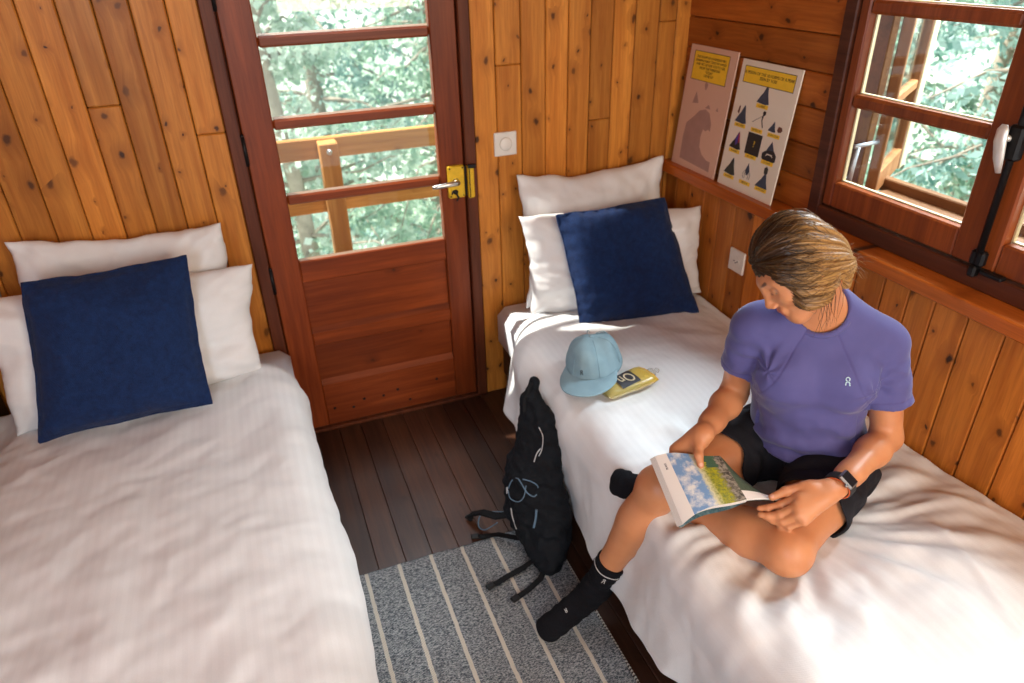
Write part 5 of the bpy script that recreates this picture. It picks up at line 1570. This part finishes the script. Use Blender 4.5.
cord([ons(3.1, -.055), ons(2.8, -.04, .003), ons(2.7, -.005, .004), ons(2.9, .02, .004), ons(3.4, .03)], .0018, CORDB, 'cord')
cord([ons(1.7, .025), ons(2.0, .045, .004), ons(2.4, .060, .003)], .0042, CORDB, 'pull_loop')
cord([ons(4.6, .050), ons(4.9, .055, .003), ons(5.4, .050), ons(5.8, .040)], .0018, PALEPIPE, 'zip_cord')
cord([ons(4.4, .045, .003), ons(4.7, .042, .005), ons(4.9, .05, .003)], .0022, PALEPIPE, 'zip_pull')
cord([ons(1.6, -.05), ons(2.0, -.055), ons(2.4, -.05)], .002, PALEPIPE, 'zip_cord')
logo(bp, ons(3.1, -.062, .001), -wid * .7 + axis * -.3, axis * .8 - wid * .4, -out_, .0095, .0018, plain('white_print', (.55, .58, .6), .5), 'logo', upk(empty('logo_patch')) if False else None).parent = pk
bpy.data.objects['logo'].matrix_parent_inverse = PI_
strap_on([ons(8, 0, .002), ons(7.5, 0, .002), ons(7, -.005, .002), ons(6.5, -.01, .002)], .006, WEB, 'haul_loop')

# ================================================================== CAP AND FLASK ON THE DUVET
capm = NT('pale_blue_cotton'); _v = capm.obj(); _n = capm.noise(_v, 35, 4); 
capm.bsdf(capm.mix(_n, (.18, .29, .35), (.26, .39, .45)), .8, capm.bump(capm.noise(_v, 900, 2), .3, .0008), spec=.2)
CAPM = capm.m
root = empty('cap', (.968, 1.822, .572)); root.scale = (1.2, 1.2, 1.2); root.rotation_euler = (math.radians(5), math.radians(5), math.radians(230)); tag(root, 'pale blue baseball cap lying on the right bed with its brim to the aisle', 'cap')
n_u, n_v = 72, 26; V = []
for i in range(n_u):
    a = 2 * PI * i / n_u
    for j in range(n_v):
        t = j / (n_v - 1); e = t * PI / 2
        r = math.cos(e) ** .62; z = math.sin(e) ** 1.0
        pan = 1 - .018 * (abs(math.cos(3 * a)) ** 14) * math.cos(e)            # the panel seams pull in
        rx = .093 * r * pan; ry = .076 * r * pan
        x, y, zz = rx * math.cos(a), ry * math.sin(a), .098 * z
        zz *= 1 - .10 * max(0, -math.cos(a)) * math.cos(e)
        d = math.exp(-((x - .035) ** 2 + (y - .030) ** 2) / .0012) * .016 + math.exp(-((x + .05) ** 2 + (y + .02) ** 2) / .0016) * .014
        d2 = .006 * float(fbm(x * 18, y * 18, zz * 18, 2))
        nx_, ny_ = math.cos(a) * math.cos(e), math.sin(a) * math.cos(e)
        V.append((x + nx_ * (d2 - d), y + ny_ * (d2 - d), zz + math.sin(e) * (d2 - d)))
o = mesh('crown', V, grid_faces(n_u, n_v, True), CAPM, root, True); solidify(o, .002); subsurf(o)
V = []; nu, nv = 41, 14
for i in range(nu):
    a = (i / (nu - 1) - .5) * 2 * 1.32
    for j in range(nv):
        t = j / (nv - 1)
        ln_ = .082 * (math.cos(a * .98)) ** .55 if abs(a * .98) < PI / 2 else 0
        x = .092 * math.cos(a) + ln_ * t; y = .075 * math.sin(a) * (1 + .10 * t)
        z = .006 -   .034 * (y / .075) ** 2 * (.25 + .75 * t) * .55 + .004 * t
        V.append((x, y, z + .010))
o = mesh('brim', V, grid_faces(nu, nv), CAPM, root, True); solidify(o, .004, 0); subsurf(o)
g = MB(); g.lathe([(.0085, 0), (.008, .003), (.004, .0055), (.0005, .006)], 16, Matrix.Translation((0, 0, .097))); g.build('button', CAPM, root)
g = MB()
for k in range(6):
    a = PI / 6 + k * PI / 3; pts = []
    for j in range(1, 16):
        e = j / 16 * PI / 2; r = math.cos(e) ** .62
        pts.append((.0935 * r * math.cos(a), .0765 * r * math.sin(a), .0985 * math.sin(e) * (1 - .10 * max(0, -math.cos(a)) * math.cos(e))))
    g.tube(pts, .0012, 5)
st = g.build('panel_seams', CAPM, root)
bvc = BVHTree.FromPolygons([v.co[:] for v in bpy.data.objects['crown'].data.vertices], [tuple(p.vertices) for p in bpy.data.objects['crown'].data.polygons])
lg = logo(bvc, (.075, -.010, .030), (0, .9, .1), (-.4, 0, .9), (-.92, 0, -.38), .0062, .0012, INK, 'logo', root)
g = MB(); cl_ = [(.085 * math.cos(a), .07 * math.sin(a), .010) for a in np.linspace(PI - .55, PI + .55, 9)]; g.tube(cl_, .004, 6, flat=2.0, up=(0, 0, 1)); g.build('back_strap', CAPM, root)

fm = NT('amber_flask'); _v = fm.obj(); _s = fm.sep(_v)
_c = fm.mix(fm.ramp(_s[0], [(.0, 0), (.075, .55), (.088, 1)]), (.50, .42, .14), (.80, .50, .03))
fm.bsdf(_c, .28, fm.bump(fm.noise(_v, 40, 3), .25, .004), spec=.5, **{'Transmission Weight': .25, 'IOR': 1.35})
FLASK = fm.m
root = empty('soft_flask', (1.030, 1.705, .552)); root.scale = (1.05, 1.45, 1.2); root.rotation_euler = (math.radians(0), math.radians(-2), math.radians(12)); tag(root, 'yellow see-through soft flask with a black label, half under the pale blue cap', 'flask')
n_u, n_v = 40, 40; V = []
for i in range(n_u):
    u = i / (n_u - 1) * 2 - 1
    for j in range(n_v):
        a = 2 * PI * j / n_v
        hw = .031 + .006 * u - .004 * abs(u) ** 6; th = .017 * (1 - abs(u) ** 5) ** .6 + .0015
        sx = .094 * u
        y = hw * math.copysign(abs(math.cos(a)) ** .75, math.cos(a)); z = th * math.sin(a) * (1 + .12 * float(vnoise(sx * 40, a, 1)))
        V.append((sx, y, z))
b = [(n_u - 1) * n_v + j for j in range(n_v)]
o = mesh('bag', V, grid_faces(n_u, n_v, False) + [tuple((i * n_v + n_v - 1, (i + 1) * n_v + n_v - 1, (i + 1) * n_v, i * n_v)) for i in range(n_u - 1)] + [tuple(range(n_v))[::-1], tuple(b)], FLASK, root, True)
g = MB(); nu, nv = 10, 10; vs = []
for i in range(nu):
    for j in range(nv):
        u = -.3 + .78 * i / (nu - 1) - .15; y = -.0245 + .049 * j / (nv - 1); th = .017 * (1 - abs(u) ** 5) ** .6 + .0015; hw = .031 + .006 * u
        z = th * math.sqrt(max(0.02, 1 - (abs(y) / hw) ** (2 / .75)))
        vs.append((.094 * u, y, z * 1.05 + .0012))
g.add(vs, grid_faces(nu, nv)); lb = g.build('label', plain('flask_label', (.02, .02, .028), .6), root, smooth=True)
text_mesh('label_print', 'On', .046, plain('label_ink', (.62, .54, .36), .6), lb, (-.004, -.001, .0205), rot=(0, 0, PI), squash=(.95, 1.0))
g = MB(); g.tube([(.092, -.033, .0), (.0945, -.015, .004), (.0945, .015, .004), (.092, .033, .0)], .0030, 8); g.build('seal', plain('amber_seal', (.75, .42, .02), .35), root)
clear = NT('clear_plastic'); clear.bsdf(clear.mix(clear.noise(clear.obj(), 30, 2), (.85, .85, .83), (.9, .9, .88)), .15, None, spec=.5, **{'Transmission Weight': .85, 'IOR': 1.3})
g = MB(); g.lathe([(.012, 0), (.013, .006), (.012, .014), (.006, .018), (.005, .030), (.007, .034), (.004, .040)], 18, Matrix.Translation((.096, 0, -.002)) @ Matrix.Rotation(PI / 2, 4, 'Y')); g.build('mouthpiece', clear.m, root)
# ================================================================== CAMERA, LIGHT
def ymd(yaw, pitch, roll):
    pass
cam = bpy.data.cameras.new('camera'); co = bpy.data.objects.new('camera', cam); C.objects.link(co)
cam.sensor_width = 36; cam.lens = 701.49 / 1024 * 36; cam.clip_start = .02
c, s = math.cos, math.sin
pi_, ro, ya = .5184, -.02698, .35302
Rz = np.array([[c(ya), -s(ya), 0], [s(ya), c(ya), 0], [0, 0, 1]])
B0 = np.array([[1, 0, 0], [0, 0, -1], [0, 1, 0]])
Rx = np.array([[1, 0, 0], [0, c(pi_), -s(pi_)], [0, s(pi_), c(pi_)]])
Rr = np.array([[c(ro), -s(ro), 0], [s(ro), c(ro), 0], [0, 0, 1]])
Mw = Rr @ Rx @ B0 @ Rz            # world -> camera (x right, y down, z forward)
A = np.diag([1, -1, -1]) @ Mw     # blender camera axes
co.matrix_world = Matrix(((*A.T[0], 0), (*A.T[1], 0), (*A.T[2], 1.84), (0, 0, 0, 1)))
cam.dof.use_dof = True; cam.dof.focus_distance = 1.75; cam.dof.aperture_fstop = 3.2
sc = bpy.context.scene; sc.camera = co

w = bpy.data.worlds.new('sky'); sc.world = w; w.use_nodes = True
bg = w.node_tree.nodes['Background']; bg.inputs[0].default_value = (.80, .92, 1.0, 1); bg.inputs[1].default_value = 1.6

def area(name, loc, target, sx, sy, power, col):
    l = bpy.data.lights.new(name, 'AREA'); l.shape = 'RECTANGLE'; l.size = sx; l.size_y = sy; l.energy = power; l.color = col
    o = bpy.data.objects.new(name, l); C.objects.link(o)
    o.location = loc; d = Vector(target) - Vector(loc); o.rotation_euler = d.to_track_quat('-Z', 'Y').to_euler()
    return o
def sun(direction, power, ang, col):
    l = bpy.data.lights.new('sun', 'SUN'); l.energy = power; l.angle = ang; l.color = col
    o = bpy.data.objects.new('sun', l); C.objects.link(o); o.location = (-4, 6, 8)
    o.rotation_euler = Vector(direction).to_track_quat('-Z', 'Y').to_euler()
sun((.70, -.40, -.90), 12.0, .02, (1, .96, .88))
# fill lamps added behind the viewer (warm, large) and at left (cool); lamps as sky light at the door and right-hand window
area('fill_behind', (1.1, -1.5, 1.9), (1.15, 1.6, .6), 1.2, 1.2, 60, (1, .80, .58))
area('fill_left', (-1.0, -.6, 1.75), (-.1, 1.7, .6), 1.1, 1.1, 50, (.76, .87, 1))
area('door_sky', (.35, 3.3, 3.0), (.2, 1.7, .4), 1.2, .8, 110, (.82, .92, 1))
area('window_sky', (3.0, 1.65, 2.65), (1.33, 1.10, 1.0), 1.1, .9, 230, (.80, .92, 1))

vs = sc.view_settings
sc.display_settings.display_device = 'sRGB'
vs.view_transform = 'Standard'; vs.look = 'None'; vs.gamma = 1; vs.use_curve_mapping = False
vs.exposure = -0.08
